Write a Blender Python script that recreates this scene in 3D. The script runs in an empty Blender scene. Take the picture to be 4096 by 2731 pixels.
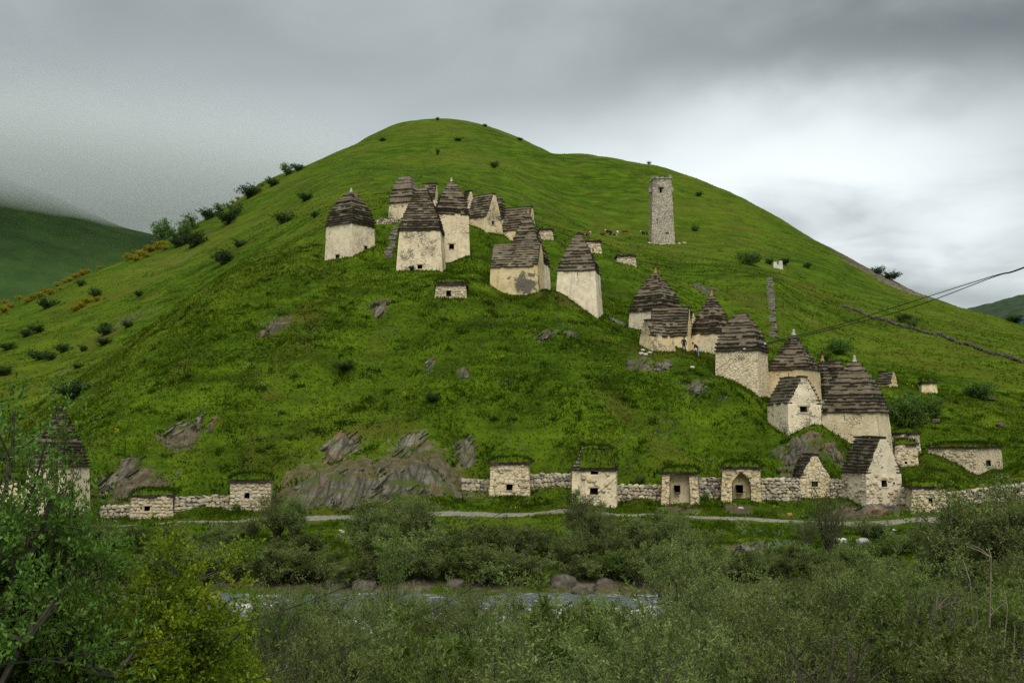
import bpy, bmesh, math, random
import numpy as np
from mathutils import Vector, Matrix, Euler, noise as mnoise

random.seed(11)
SC = bpy.context.scene
COL = SC.collection
R = math.radians

# ------------------------------------------------------------------ camera
EYE = 6.3
F, CX, CY, HOR = 4500.0, 2048.0, 1365.0, 1750.0          # photograph pixels
TH = math.atan((HOR - CY) / F)
cam_d = bpy.data.cameras.new('camera')
cam_d.sensor_width = 36.0
cam_d.lens = 36.0 * F / 4096.0
cam_d.clip_start, cam_d.clip_end = 0.5, 9000.0
cam = bpy.data.objects.new('camera', cam_d)
COL.objects.link(cam)
cam.location = (0, 0, EYE)
cam.rotation_euler = (R(90) + TH, 0, 0)
SC.camera = cam

# ------------------------------------------------------------------ sky, sun, exposure
SUN_EL, SUN_AZ = R(50), R(172)        # azimuth clockwise from +Y (north): behind the camera, to its right
world = bpy.data.worlds.new('World')
SC.world = world
world.use_nodes = True


class NT:
    """tiny node-tree writer"""
    def __init__(self, tree):
        self.t = tree
        self.t.nodes.clear()

    def n(self, kind, inputs=None, **props):
        nd = self.t.nodes.new(kind)
        for k, v in props.items():
            setattr(nd, k, v)
        for k, v in (inputs or {}).items():
            s = nd.inputs[k]
            if isinstance(v, bpy.types.NodeSocket):
                self.t.links.new(v, s)
            elif v is not None:
                s.default_value = v
        return nd

    def math(self, op, a, b=None, c=None, clamp=False):
        nd = self.n('ShaderNodeMath', operation=op, use_clamp=clamp)
        for i, v in enumerate((a, b, c)):
            if v is None:
                continue
            if isinstance(v, bpy.types.NodeSocket):
                self.t.links.new(v, nd.inputs[i])
            else:
                nd.inputs[i].default_value = v
        return nd.outputs[0]

    def noise(self, vec, scale, detail=4, rough=0.55, dist=0.0):
        return self.n('ShaderNodeTexNoise', {'Vector': vec, 'Scale': scale, 'Detail': detail,
                                             'Roughness': rough, 'Distortion': dist}).outputs['Fac']

    def ramp(self, fac, stops, interp='LINEAR'):
        nd = self.n('ShaderNodeValToRGB', {'Fac': fac})
        cr = nd.color_ramp
        cr.interpolation = interp
        while len(cr.elements) < len(stops):
            cr.elements.new(0.5)
        for e, (p, c) in zip(cr.elements, stops):
            e.position = p
            e.color = (c[0], c[1], c[2], 1) if len(c) == 3 else c
        return nd.outputs['Color']

    def smooth(self, v, lo, hi):
        nd = self.n('ShaderNodeMapRange', {'Value': v, 'From Min': lo, 'From Max': hi, 'To Min': 0.0, 'To Max': 1.0},
                    interpolation_type='SMOOTHSTEP')
        return nd.outputs['Result']

    def mix(self, fac, a, b, blend='MIX'):
        nd = self.n('ShaderNodeMix', data_type='RGBA', blend_type=blend)
        for idx, v in ((0, fac), (6, a), (7, b)):
            if isinstance(v, bpy.types.NodeSocket):
                self.t.links.new(v, nd.inputs[idx])
            else:
                nd.inputs[idx].default_value = v if idx == 0 else (v[0], v[1], v[2], 1)
        return nd.outputs[2]


def build_world():
    w = NT(world.node_tree)
    sky = w.n('ShaderNodeTexSky', sky_type='NISHITA', sun_disc=False)
    sky.sun_elevation = SUN_EL
    sky.sun_rotation = SUN_AZ
    bg_sky = w.n('ShaderNodeBackground', {'Color': sky.outputs[0], 'Strength': 0.1})
    tc = w.n('ShaderNodeTexCoord').outputs['Generated']
    sep = w.n('ShaderNodeSeparateXYZ', {'Vector': tc})
    X, Y, Z = sep.outputs
    zz = w.math('MAXIMUM', Z, 0.0)
    den = w.math('ADD', zz, 0.16)
    px = w.math('DIVIDE', X, den)
    py = w.math('DIVIDE', Y, den)
    p = w.n('ShaderNodeCombineXYZ', {'X': px, 'Y': py, 'Z': 0.0}).outputs[0]
    n1 = w.noise(p, 0.75, 6, 0.5, 0.4)
    n2 = w.noise(p, 2.3, 5, 0.5, 0.5)
    # underside of the stratus deck: billows between dark and pale grey
    b = w.math('MULTIPLY_ADD', w.math('SUBTRACT', n1, 0.5), 0.70, 0.44)
    b = w.math('MULTIPLY_ADD', w.math('SUBTRACT', n2, 0.5), 0.34, b)
    # thinner deck near the horizon on the right, heavier one overhead
    wob = w.math('MULTIPLY_ADD', w.math('SUBTRACT', n1, 0.5), 0.30, 0.0)
    wob = w.math('MULTIPLY_ADD', w.math('SUBTRACT', n2, 0.5), 0.12, wob)
    az = w.math('DIVIDE', X, w.math('MAXIMUM', Y, 0.05))
    el = w.math('DIVIDE', Z, w.math('MAXIMUM', Y, 0.05))

    def blob(a0, e0, ra, re):
        da = w.math('DIVIDE', w.math('SUBTRACT', az, a0), ra)
        de = w.math('DIVIDE', w.math('SUBTRACT', w.math('ADD', el, wob), e0), re)
        d = w.math('SQRT', w.math('ADD', w.math('MULTIPLY', da, da), w.math('MULTIPLY', de, de)))
        return w.smooth(d, 1.0, 0.0)
    front = w.smooth(Y, 0.2, 0.7)
    bright = w.math('MULTIPLY', blob(0.27, 0.222, 0.44, 0.145), front)
    bright2 = w.math('MULTIPLY', blob(-0.25, 0.20, 0.55, 0.19), front)
    dark = w.math('MULTIPLY', blob(0.42, 0.365, 0.50, 0.10), front)
    b = w.math('MULTIPLY_ADD', bright, 0.72, b)
    b = w.math('MULTIPLY_ADD', bright2, 0.24, b)
    b = w.math('MULTIPLY_ADD', dark, -0.15, b)
    b = w.math('MAXIMUM', b, 0.16)
    colr = w.ramp(w.math('MULTIPLY', b, 0.8), [(0.0, (0.0, 0.0, 0.0)), (0.32, (0.298, 0.336, 0.334)), (0.8, (0.78, 0.845, 0.845)),
                      (1.0, (0.98, 1.0, 1.0))])
    zen = w.math('MULTIPLY_ADD', w.smooth(Z, 0.30, 1.0), 0.7, 0.60)      # overcast deck: brighter towards the zenith
    bg_c = w.n('ShaderNodeBackground', {'Color': colr, 'Strength': zen})
    mx = w.n('ShaderNodeMixShader', {0: 0.95, 1: bg_sky.outputs[0], 2: bg_c.outputs[0]})
    w.n('ShaderNodeOutputWorld', {'Surface': mx.outputs[0]})


build_world()
sun_d = bpy.data.lights.new('sun', 'SUN')
sun_d.energy = 1.5
sun_d.angle = R(50)
sun_d.color = (1.0, 0.96, 0.88)
sun = bpy.data.objects.new('sun', sun_d)
COL.objects.link(sun)
sdir = Vector((math.sin(SUN_AZ) * math.cos(SUN_EL), math.cos(SUN_AZ) * math.cos(SUN_EL), math.sin(SUN_EL)))
sun.rotation_euler = sdir.to_track_quat('Z', 'Y').to_euler()
sun.location = (60, -60, 120)

SC.view_settings.view_transform = 'Standard'
SC.view_settings.look = 'None'
SC.view_settings.gamma = 1.0
SC.view_settings.exposure = 0.9
SC.view_settings.use_curve_mapping = False
SC.render.engine = 'CYCLES'
SC.cycles.use_denoising = False
SC.cycles.max_bounces = 5
SC.cycles.diffuse_bounces = 3
SC.cycles.transparent_max_bounces = 8
SC.cycles.volume_bounces = 2

# ------------------------------------------------------------------ helpers
CT, ST = math.cos(TH), math.sin(TH)


def ray(px, py):
    a, b = (px - CX) / F, (CY - py) / F
    return Vector((a, CT - b * ST, ST + b * CT))


def at(px, py, Y):
    """point of the place that lies Y metres ahead, seen at photograph pixel px, py"""
    d = ray(px, py)
    return Vector((0, 0, EYE)) + d * (Y / d.y)


def proj(p):
    x, y, z = p[0], p[1], p[2] - EYE
    dp = y * CT + z * ST
    return CX + F * x / dp, CY - F * (-y * ST + z * CT) / dp


def tag(o, label=None, cat=None, group=None, kind=None):
    if label: o['label'] = label
    if cat: o['category'] = cat
    if group: o['group'] = group
    if kind: o['kind'] = kind
    return o


def empty(name, loc):
    o = bpy.data.objects.new(name, None)
    o.empty_display_size = 0.3
    COL.objects.link(o)
    o.location = loc
    return o


class MB:
    """collects vertices and faces for ONE mesh object"""
    def __init__(self):
        self.v, self.f, self.m = [], [], []

    def quad(self, a, b, c, d, mi=0):
        i = len(self.v)
        self.v += [a, b, c, d]
        self.f.append((i, i + 1, i + 2, i + 3)); self.m.append(mi)

    def box(self, c, e1, e2, e3, jit=0.0, mi=0):
        """box of half-axes e1,e2,e3 around c"""
        i = len(self.v)
        for s in ((-1, -1, -1), (1, -1, -1), (1, 1, -1), (-1, 1, -1), (-1, -1, 1), (1, -1, 1), (1, 1, 1), (-1, 1, 1)):
            p = c + e1 * s[0] + e2 * s[1] + e3 * s[2]
            if jit:
                p = p + Vector((random.uniform(-jit, jit), random.uniform(-jit, jit), random.uniform(-jit, jit) * .6))
            self.v.append(p)
        for q in ((0, 3, 2, 1), (4, 5, 6, 7), (0, 1, 5, 4), (1, 2, 6, 5), (2, 3, 7, 6), (3, 0, 4, 7)):
            self.f.append(tuple(i + k for k in q)); self.m.append(mi)

    def tube(self, pts, radii, n=5, mi=0):
        i0 = len(self.v)
        for k, p in enumerate(pts):
            d = (pts[min(k + 1, len(pts) - 1)] - pts[max(k - 1, 0)]).normalized()
            up = Vector((0, 0, 1)) if abs(d.z) < .95 else Vector((1, 0, 0))
            a = d.cross(up).normalized(); b = d.cross(a)
            for j in range(n):
                t = 2 * math.pi * j / n
                self.v.append(p + (a * math.cos(t) + b * math.sin(t)) * radii[k])
        for k in range(len(pts) - 1):
            for j in range(n):
                a0 = i0 + k * n + j; a1 = i0 + k * n + (j + 1) % n
                self.f.append((a0, a1, a1 + n, a0 + n)); self.m.append(mi)
        self.f.append(tuple(i0 + j for j in range(n))[::-1]); self.m.append(mi)
        self.f.append(tuple(i0 + (len(pts) - 1) * n + j for j in range(n))); self.m.append(mi)

    def build(self, name, mats, parent=None, smooth=False, origin=None):
        if not isinstance(mats, (list, tuple)):
            mats = [mats]
        org = Vector(origin) if origin is not None else (parent.matrix_basis.translation.copy() if parent else Vector((0, 0, 0)))
        if parent is not None and parent.parent is not None:
            org = org + parent.parent.matrix_basis.translation
        me = bpy.data.meshes.new(name)
        me.from_pydata([(p[0] - org[0], p[1] - org[1], p[2] - org[2]) for p in self.v], [], self.f)
        for m in mats:
            me.materials.append(m)
        if len(mats) > 1:
            me.polygons.foreach_set('material_index', self.m)
        if smooth:
            me.polygons.foreach_set('use_smooth', [True] * len(me.polygons))
        me.update()
        o = bpy.data.objects.new(name, me)
        COL.objects.link(o)
        if parent is not None:
            o.parent = parent
        elif origin is not None:
            o.location = org
        return o


def np_mesh(name, verts, faces, mat, smooth=True, attrs=None, mats=None, mi=None):
    """fast mesh from numpy arrays; faces (n,3) or (n,4)"""
    me = bpy.data.meshes.new(name)
    nv, nf, k = len(verts), len(faces), faces.shape[1]
    me.vertices.add(nv); me.loops.add(nf * k); me.polygons.add(nf)
    me.vertices.foreach_set('co', np.ascontiguousarray(verts, dtype=np.float32).ravel())
    me.loops.foreach_set('vertex_index', np.ascontiguousarray(faces, dtype=np.int32).ravel())
    me.polygons.foreach_set('loop_start', np.arange(0, nf * k, k, dtype=np.int32))
    me.polygons.foreach_set('loop_total', np.full(nf, k, dtype=np.int32))
    for m in (mats or [mat]):
        me.materials.append(m)
    if mi is not None:
        me.polygons.foreach_set('material_index', np.ascontiguousarray(mi, dtype=np.int32))
    if smooth:
        me.polygons.foreach_set('use_smooth', np.ones(nf, dtype=bool))
    for an, arr in (attrs or {}).items():
        at_ = me.attributes.new(an, 'FLOAT', 'POINT')
        at_.data.foreach_set('value', np.ascontiguousarray(arr, dtype=np.float32))
    me.update()
    me.validate()
    return me


def link(name, me, parent=None, loc=None):
    o = bpy.data.objects.new(name, me)
    COL.objects.link(o)
    if parent: o.parent = parent
    if loc is not None: o.location = loc
    return o


# numpy value noise -------------------------------------------------
_rng = np.random.RandomState(5)
_LAT = _rng.rand(256, 256)


def vnoise(x, y):
    xi = np.floor(x).astype(int); yi = np.floor(y).astype(int)
    fx = x - xi; fy = y - yi
    fx = fx * fx * (3 - 2 * fx); fy = fy * fy * (3 - 2 * fy)
    g = lambda a, b: _LAT[a & 255, b & 255]
    return (g(xi, yi) * (1 - fx) + g(xi + 1, yi) * fx) * (1 - fy) + (g(xi, yi + 1) * (1 - fx) + g(xi + 1, yi + 1) * fx) * fy


def fbm(x, y, oct=4):
    s = np.zeros_like(x, dtype=float); a = 1.0; t = 0
    for k in range(oct):
        s += a * (vnoise(x * 2 ** k + 17.3 * k, y * 2 ** k + 9.1 * k) - .5); t += a; a *= .5
    return s / t


# ------------------------------------------------------------------ materials
def material(name, fn):
    m = bpy.data.materials.new(name)
    m.use_nodes = True
    w = NT(m.node_tree)
    fn(w)
    return m


def principled(w, col, rough=0.9, bump=None, bstr=0.4, bdist=0.05, spec=0.25, extra=None):
    inp = {'Base Color': col, 'Roughness': rough, 'Specular IOR Level': spec}
    if bump is not None:
        b = w.n('ShaderNodeBump', {'Height': bump, 'Strength': bstr, 'Distance': bdist})
        inp['Normal'] = b.outputs[0]
    inp.update(extra or {})
    bs = w.n('ShaderNodeBsdfPrincipled', inp)
    w.n('ShaderNodeOutputMaterial', {'Surface': bs.outputs[0]})
    return bs


def pos(w):
    return w.n('ShaderNodeNewGeometry').outputs['Position']


def m_plaster(stain, stone, warm=1.0):
    def fn(w):
        p = pos(w)
        big = w.noise(p, 0.45, 4, 0.6)
        mid = w.noise(p, 1.5, 6, 0.62, 0.4)
        fine = w.noise(p, 7.0, 5, 0.7)
        col = w.ramp(mid, [(0.25, (0.44, 0.34, 0.19)), (0.42, (0.64, 0.52, 0.315)), (0.58, (0.76, 0.64, 0.42)), (0.75, (0.80, 0.70, 0.50))])
        col = w.mix(w.math('MULTIPLY', w.smooth(fine, 0.52, 0.72), 0.45), col, (0.40, 0.31, 0.19))
        # grey lichen and damp stains with ragged outlines
        s = w.math('ADD', w.math('MULTIPLY', big, 0.55), w.math('MULTIPLY', mid, 0.45))
        s = w.math('MULTIPLY_ADD', w.math('SUBTRACT', fine, 0.5), 0.22, s)
        s = w.smooth(s, 0.70 - stain, 0.78 - stain)
        col = w.mix(w.math('MULTIPLY', s, 0.8), col, (0.13, 0.115, 0.09))
        # vertical rain streaks
        sv = w.n('ShaderNodeVectorMath', {0: p, 1: (2.2, 2.2, 0.22)}, operation='MULTIPLY').outputs[0]
        stv = w.smooth(w.noise(sv, 1.0, 5, 0.65), 0.56, 0.74)
        col = w.mix(w.math('MULTIPLY', stv, 0.5), col, (0.24, 0.20, 0.14))
        # stones showing through thin plaster
        vv = w.n('ShaderNodeVectorMath', {0: p, 1: (2.3, 2.3, 3.8)}, operation='MULTIPLY').outputs[0]
        vv = w.n('ShaderNodeVectorMath', {0: vv, 1: w.n('ShaderNodeTexNoise', {'Vector': p, 'Scale': 2.0}).outputs['Color']}, operation='ADD').outputs[0]
        vo = w.n('ShaderNodeTexVoronoi', {'Vector': vv, 'Scale': 1.0}, feature='DISTANCE_TO_EDGE').outputs['Distance']
        joint = w.smooth(vo, 0.10, 0.0)
        show = w.math('MULTIPLY', joint, w.smooth(w.math('MULTIPLY_ADD', w.math('SUBTRACT', mid, 0.5), 0.6, big), 0.66 - stone, 0.74 - stone))
        col = w.mix(w.math('MULTIPLY', show, 0.7), col, (0.19, 0.15, 0.10))
        rnd = w.n('ShaderNodeObjectInfo').outputs['Random']
        r2 = w.math('FRACT', w.math('MULTIPLY', rnd, 7.31))
        col = w.n('ShaderNodeHueSaturation', {'Saturation': w.math('MULTIPLY_ADD', rnd, 0.45, 0.78), 'Value': w.math('MULTIPLY_ADD', r2, 0.22, 0.86), 'Color': col}).outputs[0]
        hgt = w.math('MULTIPLY_ADD', show, -0.9, w.math('MULTIPLY_ADD', fine, 0.4, mid))
        principled(w, col, 0.95, hgt, 0.6, 0.09, 0.12)
    return fn


def m_slate(stops, lich):
    def fn(w):
        p = pos(w)
        rnd = w.n('ShaderNodeObjectInfo').outputs['Random']
        isl = w.n('ShaderNodeNewGeometry').outputs['Random Per Island']
        a = w.noise(p, 0.9, 4, 0.6)
        b = w.noise(p, 4.5, 5, 0.65)
        f = w.math('ADD', w.math('MULTIPLY', a, 0.55), w.math('MULTIPLY', b, 0.45))
        f = w.math('MULTIPLY_ADD', w.math('SUBTRACT', f, 0.5), -0.25, f)
        f = w.math('MULTIPLY_ADD', w.math('SUBTRACT', rnd, 0.5), 0.06, f)
        f = w.math('MULTIPLY_ADD', w.math('SUBTRACT', isl, 0.5), 0.10, f)
        col = w.ramp(f, list(zip((0.30, 0.45, 0.57, 0.70), stops)))
        li = w.smooth(w.noise(p, 1.3, 5, 0.7, 0.6), 0.62, 0.74)
        col = w.mix(w.math('MULTIPLY', li, lich), col, (0.26, 0.13, 0.03))
        principled(w, col, 0.92, b, 0.4, 0.05, 0.2)
    return fn


def m_stone(w):
    p = pos(w)
    rnd = w.n('ShaderNodeObjectInfo').outputs['Random']
    b = w.noise(p, 4.0, 6, 0.65)
    col = w.ramp(rnd, [(0.0, (0.16, 0.145, 0.12)), (0.25, (0.34, 0.29, 0.21)), (0.5, (0.42, 0.36, 0.25)), (0.75, (0.27, 0.25, 0.21)), (1.0, (0.50, 0.44, 0.32))])
    col = w.mix(w.smooth(b, 0.5, 0.75), col, (0.13, 0.115, 0.085))
    principled(w, col, 0.93, b, 0.6, 0.05, 0.2)


def m_palestone(w):
    p = pos(w)
    rnd = w.n('ShaderNodeObjectInfo').outputs['Random']
    b = w.noise(p, 5.0, 6, 0.65)
    col = w.ramp(rnd, [(0.0, (0.36, 0.29, 0.18)), (0.3, (0.50, 0.42, 0.28)), (0.65, (0.44, 0.37, 0.25)), (1.0, (0.58, 0.50, 0.36))])
    col = w.mix(w.smooth(b, 0.52, 0.75), col, (0.20, 0.165, 0.115))
    principled(w, col, 0.93, b, 0.6, 0.05, 0.2)


def m_mortar(w):
    p = pos(w)
    b = w.noise(p, 6.0, 6, 0.7)
    col = w.ramp(b, [(0.3, (0.07, 0.06, 0.045)), (0.7, (0.20, 0.17, 0.12))])
    principled(w, col, 0.95, b, 0.6, 0.05, 0.1)


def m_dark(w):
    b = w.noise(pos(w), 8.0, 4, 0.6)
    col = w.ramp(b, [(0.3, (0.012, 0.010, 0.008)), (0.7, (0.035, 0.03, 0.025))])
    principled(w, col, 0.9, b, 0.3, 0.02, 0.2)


def m_rock(w):
    p = pos(w)
    rnd = w.n('ShaderNodeObjectInfo').outputs['Random']
    # strata dipping to the left: bands run up to the right
    d = w.n('ShaderNodeVectorMath', {0: p, 1: (0.80, 0.2, -0.56)}, operation='DOT_PRODUCT').outputs['Value']
    e = w.n('ShaderNodeVectorMath', {0: p, 1: (0.56, 0.0, 0.80)}, operation='DOT_PRODUCT').outputs['Value']
    q = w.n('ShaderNodeCombineXYZ', {'X': w.math('MULTIPLY', d, 3.2), 'Y': w.math('MULTIPLY', e, 0.75), 'Z': 0.0}).outputs[0]
    st = w.noise(q, 1.0, 6, 0.65, 0.5)
    b = w.noise(p, 3.0, 6, 0.7)
    f = w.math('ADD', w.math('MULTIPLY', st, 0.6), w.math('MULTIPLY', b, 0.4))
    f = w.math('MULTIPLY_ADD', w.math('SUBTRACT', rnd, 0.5), 0.10, f)
    col = w.ramp(f, [(0.33, (0.036, 0.031, 0.022)), (0.48, (0.105, 0.092, 0.066)), (0.6, (0.19, 0.172, 0.128)), (0.74, (0.34, 0.315, 0.255))])
    ck = w.n('ShaderNodeTexVoronoi', {'Vector': q, 'Scale': 0.55}, feature='DISTANCE_TO_EDGE').outputs['Distance']
    col = w.mix(w.math('MULTIPLY', w.smooth(ck, 0.10, 0.0), 0.75), col, (0.022, 0.019, 0.014))
    rust = w.smooth(w.noise(p, 0.35, 3, 0.5), 0.56, 0.66)
    col = w.mix(w.math('MULTIPLY', rust, 0.5), col, (0.20, 0.085, 0.025))
    moss = w.smooth(w.math('MULTIPLY_ADD', w.math('SUBTRACT', b, 0.5), 0.5, w.noise(p, 0.5, 4, 0.6, 0.4)), 0.53, 0.61)
    col = w.mix(w.math('MULTIPLY', moss, 0.9), col, (0.055, 0.075, 0.010))
    principled(w, col, 0.92, w.math('ADD', st, w.math('MULTIPLY', b, 0.6)), 0.9, 0.15, 0.2)


def grass_col(w, p):
    big = w.noise(p, 0.018, 4, 0.55, 0.3)
    mid = w.noise(p, 0.16, 5, 0.6, 0.6)
    fine = w.noise(p, 1.4, 5, 0.7)
    f = w.math('ADD', w.math('MULTIPLY', mid, 0.55), w.math('ADD', w.math('MULTIPLY', fine, 0.25), w.math('MULTIPLY', big, 0.2)))
    sv = w.n('ShaderNodeVectorMath', {0: p, 1: (0.06, 0.06, 1.1)}, operation='MULTIPLY').outputs[0]
    f = w.math('MULTIPLY_ADD', w.math('SUBTRACT', w.noise(sv, 1.0, 4, 0.6, 0.5), 0.5), 0.30, f)      # terracettes trodden along the contours
    f = w.math('MULTIPLY_ADD', w.math('SUBTRACT', f, 0.5), 1.22, 0.495)
    col = w.ramp(f, [(0.27, (0.015, 0.027, 0.003)), (0.39, (0.033, 0.060, 0.004)), (0.50, (0.054, 0.096, 0.005)),
                     (0.62, (0.083, 0.133, 0.007)), (0.75, (0.118, 0.154, 0.012))])
    return col, mid, fine, big


def m_ground(w):
    p = pos(w)
    col, mid, fine, big = grass_col(w, p)
    bare = w.n('ShaderNodeAttribute', attribute_name='bare').outputs['Fac']
    br = w.math('MULTIPLY_ADD', w.math('SUBTRACT', mid, 0.5), 1.6, bare)
    br = w.math('MULTIPLY_ADD', w.math('SUBTRACT', fine, 0.5), 1.0, br)
    br = w.smooth(br, 0.42, 0.62)
    soil = w.ramp(fine, [(0.3, (0.04, 0.032, 0.019)), (0.55, (0.10, 0.082, 0.054)), (0.75, (0.19, 0.165, 0.12))])
    # dry, brownish patches in the turf
    dry = w.math('MULTIPLY', w.smooth(w.noise(p, 0.07, 5, 0.65, 0.8), 0.53, 0.66), 0.6)
    col = w.mix(dry, col, (0.074, 0.062, 0.014))
    col = w.mix(br, col, soil)
    col = w.mix(w.math('MULTIPLY', w.smooth(big, 0.42, 0.62), 0.35), col, (0.092, 0.098, 0.012))
    principled(w, col, 0.95, w.math('ADD', fine, w.noise(p, 4.0, 4, 0.7)), 0.6, 0.10, 0.02)


def m_leaf(stops, var=0.25, trans=0.25):
    def fn(w):
        rnd = w.n('ShaderNodeObjectInfo').outputs['Random']
        isl = w.n('ShaderNodeNewGeometry').outputs['Random Per Island']
        p = pos(w)
        f = w.math('MULTIPLY_ADD', w.math('SUBTRACT', w.noise(p, 1.3, 3, 0.6), 0.5), 1.5, w.math('MULTIPLY_ADD', isl, 0.5, 0.22))
        col = w.ramp(f, [(0.12 + 0.72 * i / (len(stops) - 1), c) for i, c in enumerate(stops)])
        hv = w.n('ShaderNodeHueSaturation', {'Hue': w.math('MULTIPLY_ADD', rnd, 0.03, 0.485),
                                             'Value': w.math('MULTIPLY_ADD', rnd, var * 2.4, 1 - var * 1.2), 'Color': col}).outputs[0]
        bs = w.n('ShaderNodeBsdfPrincipled', {'Base Color': hv, 'Roughness': 0.6, 'Specular IOR Level': 0.25})
        tr = w.n('ShaderNodeBsdfTranslucent', {'Color': hv})
        mx = w.n('ShaderNodeMixShader', {0: trans, 1: bs.outputs[0], 2: tr.outputs[0]})
        w.n('ShaderNodeOutputMaterial', {'Surface': mx.outputs[0]})
    return fn


def m_turf(w):
    p = pos(w)
    tint = w.n('ShaderNodeAttribute', attribute_name='tint').outputs['Fac']
    col, mid, fine, big = grass_col(w, p)
    dry = w.math('MULTIPLY', w.smooth(w.noise(p, 0.07, 5, 0.65, 0.8), 0.53, 0.66), 0.5)
    col = w.mix(dry, col, (0.094, 0.080, 0.016))
    c2 = w.ramp(tint, [(0.0, (0.013, 0.024, 0.003)), (0.12, (0.037, 0.070, 0.004)), (0.5, (0.070, 0.122, 0.006)), (0.8, (0.116, 0.162, 0.010)),
                       (0.955, (0.15, 0.16, 0.045)), (0.958, (0.17, 0.21, 0.14)), (0.988, (0.19, 0.23, 0.16)), (0.991, (0.5, 0.42, 0.02)), (1.0, (0.6, 0.5, 0.03))])
    rare = w.smooth(tint, 0.955, 0.958)
    col = w.mix(w.math('MAXIMUM', 0.55, rare), col, c2)
    bs = w.n('ShaderNodeBsdfPrincipled', {'Base Color': col, 'Roughness': 0.9, 'Specular IOR Level': 0.02})
    tr = w.n('ShaderNodeBsdfTranslucent', {'Color': col})
    mx = w.n('ShaderNodeMixShader', {0: 0.3, 1: bs.outputs[0], 2: tr.outputs[0]})
    w.n('ShaderNodeOutputMaterial', {'Surface': mx.outputs[0]})


def m_flat(c1, c2, scale=6.0, rough=0.85, spec=0.2):
    def fn(w):
        b = w.noise(pos(w), scale, 5, 0.65)
        principled(w, w.ramp(b, [(0.3, c1), (0.7, c2)]), rough, b, 0.4, 0.03, spec)
    return fn


M = {}
M['plaster'] = material('cream_plaster', m_plaster(0.115, 0.14))
M['plaster_stained'] = material('stained_plaster', m_plaster(0.18, 0.2))
M['plaster_stone'] = material('thin_plaster_over_stone', m_plaster(0.12, 0.36))
M['slate'] = material('roof_slate', m_slate([(0.011, 0.008, 0.005), (0.024, 0.018, 0.012), (0.045, 0.036, 0.024), (0.10, 0.08, 0.055)], 0.35))
M['riser'] = material('roof_course_stone', m_slate([(0.085, 0.067, 0.042), (0.175, 0.142, 0.092), (0.265, 0.22, 0.15), (0.41, 0.35, 0.245)], 0.5))
M['stone'] = material('field_stone', m_stone)
M['palestone'] = material('pale_rubble', m_palestone)
M['mortar'] = material('wall_core', m_mortar)
M['dark'] = material('dark_interior', m_dark)
M['rock'] = material('layered_rock', m_rock)
M['ground'] = material('hill_turf', m_ground)
M['turf'] = material('grass_blades', m_turf)
M['lichen'] = material('orange_lichen_stone', m_flat((0.30, 0.11, 0.02), (0.34, 0.24, 0.13), 5))
M['finial'] = material('pale_finial_stone', m_flat((0.30, 0.26, 0.20), (0.55, 0.50, 0.42), 5))
M['gravel'] = material('path_gravel', m_flat((0.12, 0.105, 0.08), (0.26, 0.235, 0.19), 2.5))
M['bark'] = material('grey_bark', m_flat((0.035, 0.03, 0.022), (0.10, 0.085, 0.06), 12))
M['palebark'] = material('pale_dead_wood', m_flat((0.10, 0.08, 0.055), (0.24, 0.20, 0.15), 12))
M['buck'] = material('sea_buckthorn_leaves', m_leaf([(0.044, 0.060, 0.013), (0.112, 0.150, 0.036), (0.19, 0.235, 0.066), (0.29, 0.33, 0.11)], 0.3, 0.42))
M['willow'] = material('olive_leaves', m_leaf([(0.040, 0.058, 0.009), (0.085, 0.125, 0.018), (0.14, 0.19, 0.035), (0.21, 0.25, 0.065)], 0.28, 0.4))
M['lime'] = material('yellow_green_leaves', m_leaf([(0.045, 0.085, 0.005), (0.12, 0.205, 0.008), (0.21, 0.31, 0.012), (0.36, 0.42, 0.03)], 0.1, 0.5))
M['ash'] = material('fresh_green_leaves', m_leaf([(0.028, 0.060, 0.008), (0.075, 0.145, 0.016), (0.135, 0.235, 0.032), (0.20, 0.32, 0.075)], 0.12, 0.45))
M['dkbush'] = material('dark_shrub_leaves', m_leaf([(0.018, 0.036, 0.007), (0.036, 0.072, 0.011), (0.065, 0.115, 0.02)], 0.3))
M['broom'] = material('yellow_blossom', m_leaf([(0.06, 0.10, 0.010), (0.34, 0.27, 0.015), (0.62, 0.47, 0.02)], 0.12, 0.4))
# ------------------------------------------------------------------ the crypts and huts: where they stand (photograph pixels + metres ahead)
# xl,xc,xr: left edge, near vertical corner, right edge at the eaves; ye eaves, yt roof top; yb ground at the near corner, ybl/ybr at the others
H = []


def house(kind, xl, xc, xr, ye, yt, yb, d, label, ybl=None, ybr=None, q=1.0, b=None, n=13, top=0.13, p=1.35, fin=None,
          mat='plaster', holes=(), bat=0.14, oh=0.15, rubble=0.0, turf=True, **kw):
    H.append(dict(kind=kind, xl=xl, xc=xc, xr=xr, ye=ye, yt=yt, yb=yb, d=d, label=label, ybl=ybl or yb, ybr=ybr or yb, q=q, b=b, n=n,
                  top=top, p=p, fin=fin, mat=mat, holes=holes, bat=bat, oh=oh, rubble=rubble, turf=turf, **kw))


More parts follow.
